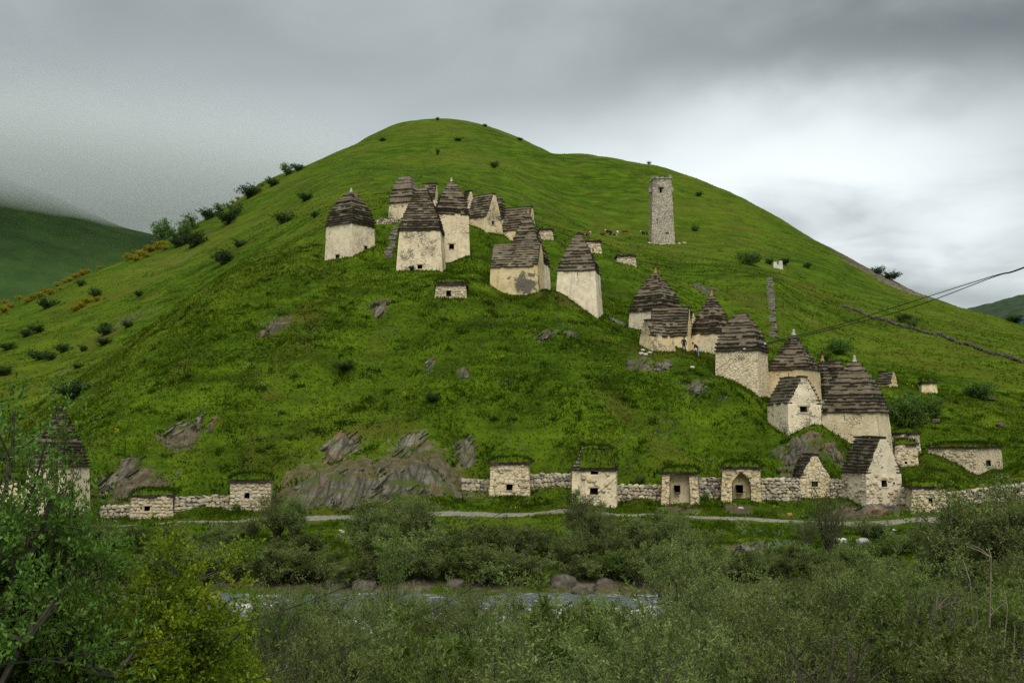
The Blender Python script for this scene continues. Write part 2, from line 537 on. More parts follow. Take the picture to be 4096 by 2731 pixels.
# --- upper group on the crest
house('pyr', 1306, 1408, 1498, 890, 773, 1022, 140, 'cream crypt with bulging slate roof and pale finial, apart left of the stone stair',
      ybl=1041, ybr=982, n=16, top=0.14, p=1.9, fin='finial', holes=[('L', 1355, 1027, 15, 17), ('R', 1461, 992, 11, 17)], mat='plaster')
house('pyr', 1597, 1761, 1776, 922, 758, 1080, 136, 'cream crypt with tall steep blunt-topped slate roof and low hole at its foot',
      ybl=1077, n=20, top=0.20, p=1.35, mat='plaster_stained', holes=[('L', 1681, 1068, 19, 18)], bat=0.3)
house('pyr', 1736, 1750, 1875, 854, 731, 1025, 143, 'tall cream crypt with slate roof, pale finial and square window near its base',
      ybl=1025, ybr=1016, n=14, top=0.12, p=1.7, fin='finial', holes=[('R', 1807, 987, 19, 21)], mat='plaster')
house('pyr', 1558, 1650, 1690, 806, 712, 873, 156, 'weathered crypt with broad flat-topped roof of few thick courses, behind the steep-roofed one',
      ybr=880, n=7, top=0.40, p=1.5, mat='plaster_stained')
house('gabL', 1685, 1738, 1752, 795, 737, 850, 161, 'half hidden gabled slate roof between the flat-topped crypt and the finial crypt', q=0.8, n=7)
house('gabL', 1846, 1866, 1898, 812, 768, 850, 163, 'small gabled crypt with pale gable peeping over the long slate roof', q=1.1, n=5, mat='plaster_stone')
house('gabL', 1868, 1946, 2006, 863, 783, 925, 151, 'gabled crypt with streaked cream gable wall and one small square window', ybl=895, ybr=937, q=1.0, n=10,
      mat='plaster_stained', holes=[('R', 1971, 892, 9, 14)])
house('pyr', 1964, 2006, 2026, 871, 788, 920, 161, 'round-shouldered slate roof standing behind the gabled crypt with small window', n=9, top=0.25, p=1.8)
house('gabL', 2008, 2110, 2146, 918, 833, 945, 153, 'gabled crypt with grassy ridge and pale round-topped gable', q=1.0, n=10, mat='plaster_stone')
house('pyr', 2024, 2166, 2198, 1046, 858, 1172, 139, 'slender crypt with tall pointed slate roof and orange finial behind a wide gabled crypt', ybr=1160, n=18, top=0.07, p=1.3,
      fin='lichen', mat='plaster')
house('gabL', 1962, 2150, 2176, 1063, 975, 1166, 133, 'wide gabled crypt with large black stain across its cream front wall', ybl=1139, ybr=1160, q=0.75, n=11,
      mat='plaster', bat=0.1, holes=[], stain=True)
house('flat', 1744, 1862, 1866, 1141, 1128, 1188, 126, 'low rubble crypt with turf roof and dark doorway alone on the slope', q=1.0, b=2.6, phi=3, mat='plaster_stone',
      holes=[('L', 1795, 1174, 18, 25)], rubble=0.75)
house('flat', 2155, 2158, 2209, 920, 914, 957, 160, 'low rubble hut with slab roof right of the pointed roof with orange finial', phi=86, b=2.0, mat='plaster_stone', rubble=0.7, turf=False)
house('flat', 2342, 2346, 2402, 968, 960, 1010, 165, 'low rubble hut with tiny window behind the lone tall crypt', phi=84, b=2.2, mat='plaster_stone', rubble=0.6, turf=False,
      holes=[('R', 2372, 1001, 5, 12)])
house('flat', 2466, 2470, 2541, 1026, 1019, 1052, 170, 'low rubble hut half sunk into the open hillside', phi=82, b=2.2, ybr=1064, mat='plaster_stone', rubble=0.6, turf=False)
# --- lone tall one
house('pyr', 2230, 2380, 2400, 1080, 942, 1263, 128, 'lone tall cream crypt with battered walls and thick-slabbed roof stepping to a point', ybl=1156, ybr=1258, n=13,
      top=0.12, p=1.25, mat='plaster', bat=0.32, fin='slab', holes=[('L', 2310, 1097, 3, 14)])
# --- right-hand chain
house('pyr', 2519, 2648, 2728, 1236, 1096, 1312, 127, 'crypt with wide bulging slate roof and orange finial, above the two walkers', ybl=1310, n=17, top=0.09, p=1.6, fin='lichen')
house('gabL', 2600, 2748, 2766, 1340, 1232, 1403, 121, 'gabled crypt with long many-coursed roof where a man in black stands', ybl=1395, q=0.8, n=11, mat='plaster')
house('gabL', 2742, 2762, 2786, 1305, 1250, 1400, 129, 'narrow crypt with pale gable squeezed between two slate-roofed crypts', q=1.2, n=6, mat='plaster_stone')
house('gabR', 2560, 2606, 2694, 1340, 1283, 1398, 117, 'low sagging gabled crypt with grey gable end leaning on its larger neighbour', ybl=1375, ybr=1402, q=1.6, n=6,
      mat='plaster_stained', holes=[('L', 2578, 1323, 4, 7), ('L', 2592, 1321, 4, 7)])
house('pyr', 2761, 2868, 2935, 1331, 1187, 1418, 122, 'crypt with pointed slate roof and orange finial beside a man bending over', ybl=1400, ybr=1440, n=16, top=0.07, p=1.4, fin='lichen')
house('pyr', 2863, 3029, 3070, 1398, 1258, 1586, 112, 'large crypt with blunt slate roof and rough pitted front wall', ybl=1502, ybr=1590, n=13, top=0.22, p=1.7, mat='plaster_stone', bat=0.12)
house('pyr', 3074, 3232, 3279, 1475, 1343, 1650, 114, 'crypt with pointed pagoda-like slate roof and pale finial under the cables', ybl=1600, ybr=1660, n=14, top=0.07, p=1.15, fin='finial',
      mat='plaster', holes=[('L', 3154, 1498, 3, 16)])
house('gabL', 3070, 3152, 3283, 1612, 1512, 1738, 104, 'gabled crypt with crumbling stepped gable and square window on a rock knoll', ybl=1690, ybr=1694, q=1.0, n=9, mat='plaster_stained',
      bat=0.05, holes=[('R', 3213, 1636, 27, 24)])
house('pyr', 3236, 3300, 3350, 1590, 1445, 1650, 122, 'narrow slate roof with orange finial wedged between two large crypts', n=14, top=0.10, p=1.5, fin='lichen')
house('pyr', 3270, 3352, 3402, 1580, 1445, 1640, 127, 'flat-ridged slate roof behind the largest crypt', n=13, top=0.45, p=1.5)
house('pyr', 3290, 3504, 3554, 1646, 1450, 1822, 106, 'largest crypt with broad slate roof and pale upright finial', ybl=1712, ybr=1826, n=15, top=0.11, p=1.55, fin='finial',
      bat=0.3, holes=[('L', 3379, 1671, 3, 20)])
house('gabL', 3506, 3560, 3590, 1532, 1487, 1545, 139, 'little gabled crypt with mossy roof behind the round green bush', q=0.9, n=6, mat='plaster_stone')
house('flat', 3680, 3688, 3745, 1533, 1524, 1572, 142, 'small pale slab-roofed hut rising from the round green bush', phi=80, b=2.4, mat='plaster', turf=True)
house('flat', 3568, 3640, 3676, 1736, 1726, 1815, 117, 'turf-roofed hut set behind a second one right of the largest crypt', ybl=1800, q=1.0, mat='plaster_stone', rubble=0.3)
house('flat', 3572, 3580, 3666, 1780, 1770, 1858, 111, 'turf-roofed cream hut with tiny low window, right of the largest crypt', phi=84, b=3.4, mat='plaster_stone', rubble=0.3,
      holes=[('R', 3622, 1849, 8, 10)])
house('flat', 3712, 3902, 4004, 1792, 1782, 1898, 112, 'long turf-roofed crypt with small square window dug into the right slope', ybl=1805, ybr=1885, q=2.4, mat='plaster_stone', rubble=0.6,
      holes=[('R', 3948, 1852, 17, 24)])
# --- bottom row along the path
house('pyr', 110, 252, 357, 1866, 1640, 2062, 88, 'crypt with tall slate roof half hidden behind leafy tree', n=20, top=0.08, p=1.3, mat='plaster', fin='slab')
house('flat', -30, 96, 122, 1915, 1905, 2030, 91, 'cream flat-roofed crypt wall behind the leafy tree', q=0.8, mat='plaster', turf=True)
house('flat', 528, 690, 693, 1985, 1970, 2075, 91, 'low rubble crypt with slab roof and window joined to a dry stone wall', phi=2, b=3.0, mat='palestone', rubble=1.0,
      holes=[('L', 591, 2032, 21, 21), ('L', 567, 2030, 7, 9)])
house('flat', 921, 1084, 1087, 1926, 1908, 2058, 92, 'square rubble crypt with slab roof and one window beside the cliff', phi=2, b=3.0, mat='palestone', rubble=1.0, bat=0.0,
      holes=[('L', 988, 1981, 21, 25)])
house('flat', 1963, 2114, 2117, 1856, 1842, 1982, 96, 'square plaster and stone crypt with turf roof and barred window', phi=2, b=3.0, mat='plaster_stone', rubble=0.3, ybl=1985, ybr=1972,
      holes=[('L', 2039, 1947, 24, 25), ('L', 2074, 1942, 5, 6)])
house('mound', 2289, 2462, 2466, 1881, 1800, 2032, 91, 'tall cream crypt with two windows and stepped grass-grown roof beside the path', phi=2, b=3.6, mat='plaster', ybl=2012, ybr=2010,
      holes=[('L', 2378, 1890, 31, 13), ('L', 2376, 1963, 33, 27)], bat=0.08, rubble=0.12)
house('flat', 2650, 2789, 2792, 1894, 1880, 2017, 93, 'niche crypt with flat-headed plastered recess and window', phi=1, b=3.2, mat='plaster_stone', rubble=0.3, niche=(2680, 2757, 1903, 1897, 2707, 1956, 22, 27))
house('flat', 2889, 3038, 3041, 1874, 1860, 2003, 94, 'niche crypt with pointed arched recess and window', phi=1, b=3.2, mat='plaster_stone', rubble=0.3, niche=(2930, 2999, 1928, 1889, 2955, 1957, 27, 32))
house('gabL', 3166, 3200, 3322, 1910, 1818, 1996, 96, 'small gabled crypt with row of four holes over its window, between dry stone walls', q=0.8, n=9, mat='plaster_stone', rubble=0.3, bat=0.05,
      holes=[('R', 3258, 1934, 26, 22), ('R', 3238, 1916, 4, 6), ('R', 3250, 1916, 4, 6), ('R', 3262, 1916, 4, 6), ('R', 3274, 1916, 4, 6)])
house('gabL', 3366, 3464, 3605, 1890, 1750, 2030, 92, 'tall gabled crypt on a rock base with dark window in its streaked gable', ybl=1985, q=0.9, n=12, mat='plaster_stained', rubble=0.3, bat=0.08,
      holes=[('R', 3534, 1932, 21, 28), ('R', 3572, 1932, 8, 10)])
house('flat', 3638, 3648, 3780, 1953, 1937, 2052, 89, 'squat rubble crypt with slab roof and small opening, right of the tall gabled crypt', phi=80, b=3.2, mat='plaster_stone', rubble=0.7,
      holes=[('R', 3720, 2000, 15, 22)])


def solve_house(h):
    xc, d = h['xc'], h['d']
    C = at(xc, h['ye'], d)
    al = math.atan2(C.x, C.y)
    r = Vector((math.cos(al), -math.sin(al), 0)); v = Vector((math.sin(al), math.cos(al), 0))
    Dc = C.y * CT + (C.z - EYE) * ST

    def run(e, px):
        k = (px - CX) / F
        return (k * Dc - C.x) / (e.x - k * e.y * CT)

    def axes(ph):
        return -r * math.cos(ph) + v * math.sin(ph), r * math.sin(ph) + v * math.cos(ph)
    if 'phi' in h:
        ph = R(h['phi'])
        L, Rr = axes(ph)
        if h['phi'] < 45:
            a, b = run(L, h['xl']), h['b']
        else:
            a, b = h['b'], run(Rr, h['xr'])
    else:
        lo, hi = R(0.5), R(89.5)
        for _ in range(50):
            ph = (lo + hi) / 2
            L, Rr = axes(ph)
            a, b = run(L, h['xl']), run(Rr, h['xr'])
            if b <= 0 or b / max(a, 1e-3) > h['q']:
                lo = ph
            else:
                hi = ph
    h.update(C=Vector((C.x, C.y, 0)), L=L, R=Rr, a=a, b_=b, ph=ph, ze=C.z)
    cen = h['C'] + L * a / 2 + Rr * b / 2
    h['cen'] = cen
    h['zt'] = at(xc, h['yt'], cen.y).z
    h['cA'] = h['C'] + L * a
    h['cB'] = h['C'] + Rr * b
    h['zC'] = at(xc, h['yb'], C.y).z
    h['zA'] = at(h['xl'], h['ybl'], h['cA'].y).z
    h['zB'] = at(h['xr'], h['ybr'], h['cB'].y).z
    h['zb'] = min(h['zC'], h['zA'], h['zB'])


for h in H:
    solve_house(h)

# dry stone walls: (x0, top0, bottom0, d0, x1, top1, bottom1, d1, label)
WALLS = [
    (400, 2024, 2078, 91, 528, 2020, 2075, 91.5, 'dry stone wall running into the leafy tree'),
    (693, 1987, 2052, 91.5, 921, 1981, 2045, 92.5, 'pale dry stone wall between the two rubble crypts left of the cliff'),
    (1846, 1914, 1962, 98, 1963, 1918, 1968, 97.5, 'short dry stone wall between cliff and turf-roofed crypt'),
    (2117, 1898, 1955, 97.5, 2289, 1893, 1945, 95, 'dry stone wall left of the tall two-windowed crypt'),
    (2464, 1942, 2010, 94, 2652, 1938, 2015, 95, 'dry stone wall of rounded stones right of the tall two-windowed crypt'),
    (2791, 1910, 1990, 95.5, 2890, 1909, 1990, 96, 'dry stone wall between the two niche crypts'),
    (3040, 1911, 1994, 94.6, 3201, 1911, 1993, 95.2, 'dry stone wall right of the pointed niche crypt'),
    (3321, 1916, 1984, 95.8, 3432, 1914, 1986, 95, 'dry stone wall between the two gabled crypts by the path'),
    (3604, 1953, 2018, 92, 3648, 1955, 2025, 91, 'short dry stone wall between tall gabled crypt and squat crypt'),
    (3778, 1972, 2030, 91, 4160, 1925, 1985, 97, 'dry stone wall running right behind the large thorn bush'),
    (1506, 880, 893, 153, 1612, 874, 896, 155, 'low stone terrace wall above the stair'),
]

# ------------------------------------------------------------------ terrain: heights fitted to surveyed points
CP = []   # (X, Y, Z)


def cp(px, py, Y):
    p = at(px, py, Y)
    CP.append((p.x, p.y, p.z))


HID = ('half hidden gabled slate', 'small gabled crypt with pale gable peeping', 'round-shouldered', 'grassy ridge and pale round-topped', 'narrow crypt with pale gable squeezed', 'narrow slate roof with orange',
       'flat-ridged slate roof')
for h in H:
    if h['kind'] in ('pyr', 'gabL', 'gabR', 'flat', 'mound'):
        if any(k_ in h['label'] for k_ in HID): continue
        pts_ = [(h['C'], h['zC'])]
        if h.get('phi', 45) < 75 and 'row of four holes' not in h['label']: pts_.append((h['cA'], h['zA']))
        if h.get('phi', 45) > 15 and 'man bending' not in h['label']: pts_.append((h['cB'], h['zB']))
        if h['d'] < 100 and len(pts_) > 1:
            (c0_, z0_) = pts_[0]
            (c1_, z1_) = (h['cB'], h['zB']) if h['ph'] > R(45) else (h['cA'], h['zA'])
            m_ = (c0_ + c1_) / 2
            pts_.append((m_, (z0_ + z1_) / 2))
            for c_, z_ in ((c0_, z0_), (m_, (z0_ + z1_) / 2), (c1_, z1_)):
                pts_.append((Vector((c_.x, c_.y - 1.0, 0)), z_ - .06))
        for c, z in pts_:
            CP.append((c.x, c.y, z))
for (x0, t0, b0, d0, x1, t1, b1, d1, _) in WALLS:
    cp(x0, b0, d0); cp(x1, b1, d1)

for u in np.linspace(-0.85, 0.85, 12):       # near bank, river bed, far bank
    for Y, z in ((3, 4.55), (8, 4.2), (13, 1.4), (18, -1.0), (24, -1.7), (34, -1.8), (44, -1.9), (49, -2.05), (52.5, -2.45), (57, -3.0), (60.5, -2.7),
                 (63, -1.75), (66, -1.25), (72, -0.8), (79, -0.35)):
        CP.append((u * Y, Y, z))
PATH = [(-900, 2150, 84), (-200, 2120, 85), (300, 2104, 85), (697, 2090, 85.5), (1050, 2082, 86), (1393, 2072, 86.5), (1700, 2058, 87), (1916, 2051, 87.5), (2264, 2042, 88), (2612, 2054, 87.5),
        (2961, 2072, 87), (3222, 2081, 86.5), (3483, 2085, 86), (3800, 2088, 86), (4300, 2075, 87), (5000, 2060, 88)]
for q_ in PATH:
    cp(*q_)
    p_ = at(*q_)
    CP.append((p_.x, p_.y - 4.5, p_.z - 0.35))
for q_ in [
    # spur face
    (1500, 2030, 92), (1500, 1800, 101), (1500, 1500, 114), (1500, 1250, 126), (1250, 1950, 96), (800, 2050, 91.2), (800, 2066, 89.5), (610, 2078, 90), (1200, 1600, 108), (1150, 1300, 124), (1200, 1060, 140),
    (1800, 1980, 94), (1800, 1700, 104), (1850, 1450, 115), (1700, 1300, 121), (2050, 1800, 100), (2050, 1300, 121), (2200, 1600, 108), (2300, 1820, 99),
    (2300, 1400, 116), (2100, 1500, 113), (2450, 1600, 109), (2450, 1380, 119), (2600, 1800, 100), (2600, 1500, 113), (2800, 1850, 100), (2800, 1650, 105), (2780, 1480, 114), (3000, 1850, 100),
    (3000, 1700, 103.5), (2920, 1560, 109), (3120, 1860, 100), (3120, 1998, 94), (3250, 1790, 100), (3380, 1850, 101), (3380, 1992, 94.4),
    (900, 1930, 98), (900, 1700, 104), (880, 1450, 117), (880, 1250, 130), (890, 1142, 139), (1050, 1085, 141),
    (600, 1960, 97), (600, 1750, 103), (650, 1500, 116), (574, 1377, 130), (400, 2000, 96), (400, 1800, 102), (400, 1620, 114), (344, 1561, 122), (200, 1720, 118), (120, 1900, 98),
    # left hillside beyond the spur
    (700, 1300, 190), (450, 1420, 180), (250, 1560, 160), (100, 1560, 170), (0, 1650, 150), (100, 1420, 225), (0, 1260, 320), (250, 1250, 265), (400, 1130, 300), (-300, 1500, 200), (-600, 1400, 250),
    (0, 1218, 350), (-400, 1340, 340), (-900, 1450, 330), (313, 1115, 370), (520, 1028, 390), (610, 975, 400), (835, 868, 430), (700, 1060, 320), (900, 1000, 260), (1000, 1040, 200),
    (1100, 870, 330), (1200, 950, 210), (1300, 850, 215), (1300, 720, 330), (1400, 620, 440), (1650, 650, 380), (1700, 560, 470), (1850, 600, 430), (2000, 700, 360), (1700, 760, 260),
    # skyline of the main hill
    (1045, 740, 470), (1219, 670, 500), (1358, 610, 530), (1480, 540, 560), (1602, 491, 590), (1680, 484, 598), (1750, 481, 600), (1846, 484, 600), (1933, 502, 600), (2020, 531, 595), (2107, 566, 590),
    (2220, 618, 582), (2400, 730, 575), (2600, 840, 570),
    # shoulder on the right and its skyline
    (2220, 622, 495), (2334, 623, 490), (2473, 636, 480), (2612, 655, 470), (2717, 684, 460), (2821, 728, 450), (2961, 792, 440), (3100, 871, 430), (3239, 954, 420), (3378, 1027, 410), (3466, 1076, 405),
    (3570, 1123, 400), (3657, 1175, 395), (3831, 1228, 390), (3988, 1268, 385), (4096, 1297, 380), (4400, 1370, 370), (4900, 1480, 360),
    (2300, 700, 538), (2450, 760, 530), (2620, 800, 525),
    (2200, 870, 300), (2430, 940, 320), (2650, 972, 310), (2550, 965, 300), (2300, 780, 400), (2600, 800, 390), (2900, 950, 330), (3090, 1066, 275), (3240, 1060, 300), (3400, 1110, 330), (3650, 1220, 320),
    (2880, 1030, 270), (2700, 1050, 240), (2500, 1070, 205), (2420, 1120, 175), (2450, 1200, 152), (2700, 1130, 195), (2900, 1180, 185), (2830, 1270, 155), (3000, 1300, 165),
    (3078, 1110, 205), (3090, 1230, 180), (3100, 1350, 158), (3250, 1250, 200), (3370, 1228, 232), (3700, 1320, 205), (4096, 1452, 175), (3700, 1210, 310), (4000, 1330, 290), (4400, 1540, 165),
    (3250, 1400, 165), (3450, 1420, 165), (3550, 1400, 175), (3800, 1480, 160), (3620, 1640, 132), (3850, 1650, 136), (4050, 1640, 140), (4080, 1850, 118), (3700, 1760, 122), (3900, 1780, 122),
    (4300, 1750, 130), (3850, 1900, 107), (3720, 1900, 105), (4050, 1960, 100), (3440, 1600, 128), (4500, 1900, 115), (3730, 1700, 128),
]:
    cp(*q_)
# behind the skylines the ground falls away
for (x, y, Y) in [(0, 1218, 350), (-400, 1340, 340), (313, 1115, 370), (610, 975, 400), (835, 868, 430), (1045, 740, 470), (1358, 610, 530), (1602, 491, 590), (1846, 484, 600), (2107, 566, 590), (2400, 730, 575), (2700, 690, 462),
                  (2961, 792, 440), (3239, 954, 420), (3466, 1076, 405), (3657, 1175, 395), (3988, 1268, 385), (4400, 1370, 370), (4900, 1480, 360), (-900, 1450, 330)]:
    cp(x, y + 60, Y * 1.14); cp(x, y + 0.35 * (1700 - y) + 90, Y * 1.55); cp(x, 1730, Y * 2.6)

CPA = np.array(CP)
WS = 0.42


def _uw(x, y):
    y = np.maximum(y, 1.0)
    return x / y, np.log(y) * WS


_cu, _cw = _uw(CPA[:, 0], CPA[:, 1])
_ct = (CPA[:, 2] - EYE) / CPA[:, 1]
EPS2 = 0.006 ** 2


def _ker(du, dw):
    return np.sqrt(du * du + dw * dw + EPS2)


def _fit():
    n = len(_cu)
    A = np.zeros((n + 3, n + 3))
    A[:n, :n] = -_ker(_cu[:, None] - _cu[None], _cw[:, None] - _cw[None]) + np.eye(n) * 0.0012
    Pm = np.c_[np.ones(n), _cu, _cw]
    A[:n, n:] = Pm; A[n:, :n] = Pm.T
    return np.linalg.solve(A, np.r_[_ct, 0, 0, 0])


_sol = _fit()


def tz_base(x, y):
    x = np.asarray(x, float).ravel(); y = np.asarray(y, float).ravel()
    out = np.empty_like(x)
    for i in range(0, len(x), 20000):
        u, w = _uw(x[i:i + 20000], y[i:i + 20000])
        k = -_ker(u[:, None] - _cu[None], w[:, None] - _cw[None])
        out[i:i + 20000] = (k @ _sol[:-3] + _sol[-3] + _sol[-2] * u + _sol[-1] * w) * y[i:i + 20000]
    return out + EYE


def tz_bump(x, y):
    x = np.asarray(x, float); y = np.asarray(y, float)
    a = np.clip((y - 58) / 30, 0.15, 1.0)
    s = fbm(x * 0.055 + 3, y * 0.055, 2) * 2.6 + fbm(x * 0.16, y * 0.16, 3) * 1.2 + fbm(x * 0.55 + 40, y * 0.55, 3) * 0.6
    far = np.clip((y - 170) / 150, 0, 1)
    s = s * (1 - far) + far * (fbm(x * 0.03, y * 0.03, 4) * 3.0 + fbm(x * 0.15, y * 0.15, 3) * 0.8)
    flat_ = np.exp(-((y - 86.5) / 4.5) ** 2) * 0.9
    near = np.full(x.shape, 9.0)
    for h in H:
        c = h['cen']
        dx, dy = x - c.x, y - c.y
        near = np.minimum(near, np.maximum(np.abs(dx * h['L'].x + dy * h['L'].y) - h['a'] / 2, np.abs(dx * h['R'].x + dy * h['R'].y) - h['b_'] / 2))
    near = np.clip(near / 3.0, 0.0, 1.0)
    return s * a * (1 - flat_) * (0.06 + 0.94 * near)


def tz(x, y):
    return tz_base(x, y) + tz_bump(np.asarray(x, float).ravel(), np.asarray(y, float).ravel())


def gz(x, y):
    return float(tz([x], [y])[0])


# bare, rocky or trodden places: (px, py, d, radius m, weight)
BARE = [(1300, 1950, 95, 5, 1), (1450, 1970, 95, 5.5, 1), (1600, 1920, 96, 5.5, 1), (1720, 1900, 97, 5, 1), (1380, 1780, 102, 2.5, .8), (1650, 1770, 102, 2.0, .6), (1870, 1810, 101, 1.8, .7),
        (500, 1880, 97, 3.5, .8), (720, 1710, 104, 2.2, .8), (1110, 1320, 123, 3, .6), (1520, 1255, 126, 2, .6), (2200, 1340, 119, 3, .5), (2560, 1470, 115, 2, .6), (2680, 1470, 115, 1.6, .5), (2780, 1560, 110, 1.6, .5),
        (3210, 1790, 100.5, 2.4, .9), (3150, 1830, 99, 1.6, .7), (3330, 1800, 101, 1.8, .7), (2715, 2030, 92, 2.0, .8), (2965, 2030, 92, 2.2, .9), (3080, 2030, 92, 2.5, .6), (3300, 2040, 91, 3, .7), (3420, 2050, 90, 4, .7),
        (2790, 1160, 186, 5, .5), (3500, 1095, 398, 26, .9), (3590, 1140, 392, 24, .9), (3420, 1060, 398, 18, .6), (3010, 2180, 72, 2.5, .8), (1770, 520, 560, 1, 0), (2150, 800, 330, 16, .3), (1900, 820, 230, 10, .25),
        (700, 1020, 330, 22, .35), (450, 1330, 215, 16, .35), (560, 1270, 225, 12, .35), (330, 1480, 180, 10, .3), (1600, 2320, 62, 3, .7)]
BAREW = [(at(a, b, c), r, wt) for (a, b, c, r, wt) in BARE]
pp = [at(*q_) for q_ in PATH]


def bare_at(x, y):
    v = np.zeros_like(x)
    for p, r, wt in BAREW:
        v = np.maximum(v, wt * np.exp(-((x - p.x) ** 2 + (y - p.y) ** 2) / (r * r)))
    v = np.maximum(v, 1.0 * np.clip((63.0 - y) / 4, 0, 1) * np.clip((y - 48.5) / 3, 0, 1))
    v = np.maximum(v, 0.75 * np.exp(-((y - 63.6) / 1.6) ** 2))
    yp = np.interp(x, [p.x for p in pp], [p.y for p in pp])
    v = np.maximum(v, 0.85 * np.exp(-((y - yp) / 1.0) ** 2))
    return v


def build_terrain():
    us = np.concatenate([np.linspace(-1.0, -0.56, 40)[:-1], np.linspace(-0.56, 0.56, 460), np.linspace(0.56, 1.0, 40)[1:]])
    ys = np.concatenate([np.geomspace(2.5, 55, 70)[:-1], np.linspace(55, 175, 400)[:-1], np.geomspace(175, 660, 240)[:-1], np.geomspace(660, 1700, 40)])
    U, Yg = np.meshgrid(us, ys)
    X = U * Yg
    Z = tz(X, Yg).reshape(X.shape)
    v = np.stack([X, Yg, Z], -1).reshape(-1, 3)
    nu, ny = len(us), len(ys)
    idx = np.arange(nu * ny).reshape(ny, nu)
    f = np.stack([idx[:-1, :-1], idx[:-1, 1:], idx[1:, 1:], idx[1:, :-1]], -1).reshape(-1, 4)
    me = np_mesh('hillside', v, f, M['ground'], True, {'bare': bare_at(v[:, 0], v[:, 1])})
    o = link('hillside', me)
    tag(o, 'green grassy hillside with a rocky spur above the river', 'hillside', kind='structure')
    return o


hill = build_terrain()
# ------------------------------------------------------------------ builders for walls and roofs
UPV = Vector((0, 0, 1))


def wob(p, amp):
    return p + mnoise.noise_vector(p * 0.8) * amp + mnoise.noise_vector(p * 2.7 + Vector((7, 3, 1))) * amp * 0.5


def lines(n0, n1, step, extra):
    k = max(1, int(round((n1 - n0) / step)))
    ls = [n0 + (n1 - n0) * i / k for i in range(k + 1)]
    for e in extra:
        if n0 < e < n1:
            ls.append(e)
    ls = sorted(ls)
    out = [ls[0]]
    for x in ls[1:]:
        if x - out[-1] > 1e-4:
            out.append(x)
    return out


def wall_face(mb, b0, b1, t0, t1, holes, amp=0.05, step=0.4):
    """battered wall between base corners b0,b1 and top corners t0,t1 (b0->b1 runs along the face); holes (s0,s1,z0,z1)"""
    zb, zt = b0.z, t0.z
    ln = (t1 - t0).length
    S = lines(0, 1, step / ln, [e for h in holes for e in h[:2]])
    Zs = lines(zb, zt, step, [e for h in holes for e in h[2:]])
    grid = []
    i0 = len(mb.v)
    for z in Zs:
        k = (z - zb) / (zt - zb)
        a = b0.lerp(t0, k); b = b1.lerp(t1, k)
        for s in S:
            mb.v.append(wob(a.lerp(b, s), amp))
    n = len(S)
    for j in range(len(Zs) - 1):
        for i in range(n - 1):
            sm, zm = (S[i] + S[i + 1]) / 2, (Zs[j] + Zs[j + 1]) / 2
            if any(h[0] < sm < h[1] and h[2] < zm < h[3] for h in holes):
                continue
            a = i0 + j * n + i
            mb.f.append((a, a + 1, a + n + 1, a + n)); mb.m.append(0)


def stone_meshes():
    out = []
    for k in range(7):
        bm = bmesh.new()
        bmesh.ops.create_cube(bm, size=1.0)
        bmesh.ops.bevel(bm, geom=bm.edges[:], offset=0.26, segments=1, affect='EDGES')
        rs = random.Random(k + 3)
        for v in bm.verts:
            v.co += Vector((rs.uniform(-.11, .11), rs.uniform(-.07, .07), rs.uniform(-.11, .11)))
        me = bpy.data.meshes.new('stone')
        bm.to_mesh(me); bm.free()
        out.append(me)
    return out


STONES = stone_meshes()
STONES_P = []
for me_ in STONES:
    c_ = me_.copy(); me_.materials.append(M['stone']); c_.materials.append(M['palestone']); STONES_P.append(c_)


def put_stone(parent, p, ex, n, w, h, dep, pale, rs):
    """one stone of a wall face: ex along the face, n out of the face"""
    me = rs.choice(STONES_P if pale else STONES)
    o = bpy.data.objects.new('stone', me)
    COL.objects.link(o)
    o.parent = parent
    m = Matrix((ex, -n, UPV)).transposed().to_4x4()
    e = Euler((rs.uniform(-.1, .1), rs.uniform(-.35, .35), rs.uniform(-.1, .1))).to_matrix().to_4x4()
    s = Matrix.Diagonal((w * rs.uniform(.85, 1.12), dep, h * rs.uniform(.85, 1.15), 1))
    base = parent.location
    if parent.parent is not None:
        base = base + parent.parent.location
    o.matrix_local = Matrix.Translation(p - base) @ m @ e @ s
    return o


def stones_on_face(parent, b0, b1, zb, zt, t0, t1, holes, frac, pale, rs, size=0.34, limit=290, arch=None):
    """courses of stones over a wall face; frac is the share that shows"""
    ln = (b1 - b0).length
    ex = (b1 - b0).normalized(); n = Vector((ex.y, -ex.x, 0))
    z = zb
    cnt = 0
    while z < zt - 0.08 and cnt < limit:
        h = min(rs.uniform(0.6, 0.95) * size, zt - z)
        s = 0.0
        while s < ln - 0.1 and cnt < limit:
            w = min(rs.uniform(0.7, 1.5) * size, ln - s)
            sm, zm = (s + w / 2) / ln, z + h / 2
            k = (zm - b0.z) / (t0.z - b0.z)
            inhole = any(hh[0] - w / 2 / ln * .6 < sm < hh[1] + w / 2 / ln * .6 and hh[2] - h * .3 < zm < hh[3] + h * .3 for hh in holes)
            if rs.random() < frac and not inhole and w > 0.1 and h > 0.08 and not (arch and arch(sm, zm)):
                p = (b0.lerp(t0, k)).lerp(b1.lerp(t1, k), sm); p.z = zm
                p = wob(p, 0.05) + n * rs.uniform(-0.08, 0.0) + UPV * rs.uniform(-.05, .05)
                put_stone(parent, p, ex, n, w * 0.96, h * 0.98, 0.26, pale, rs)
                cnt += 1
            s += w
        z += h
    return cnt


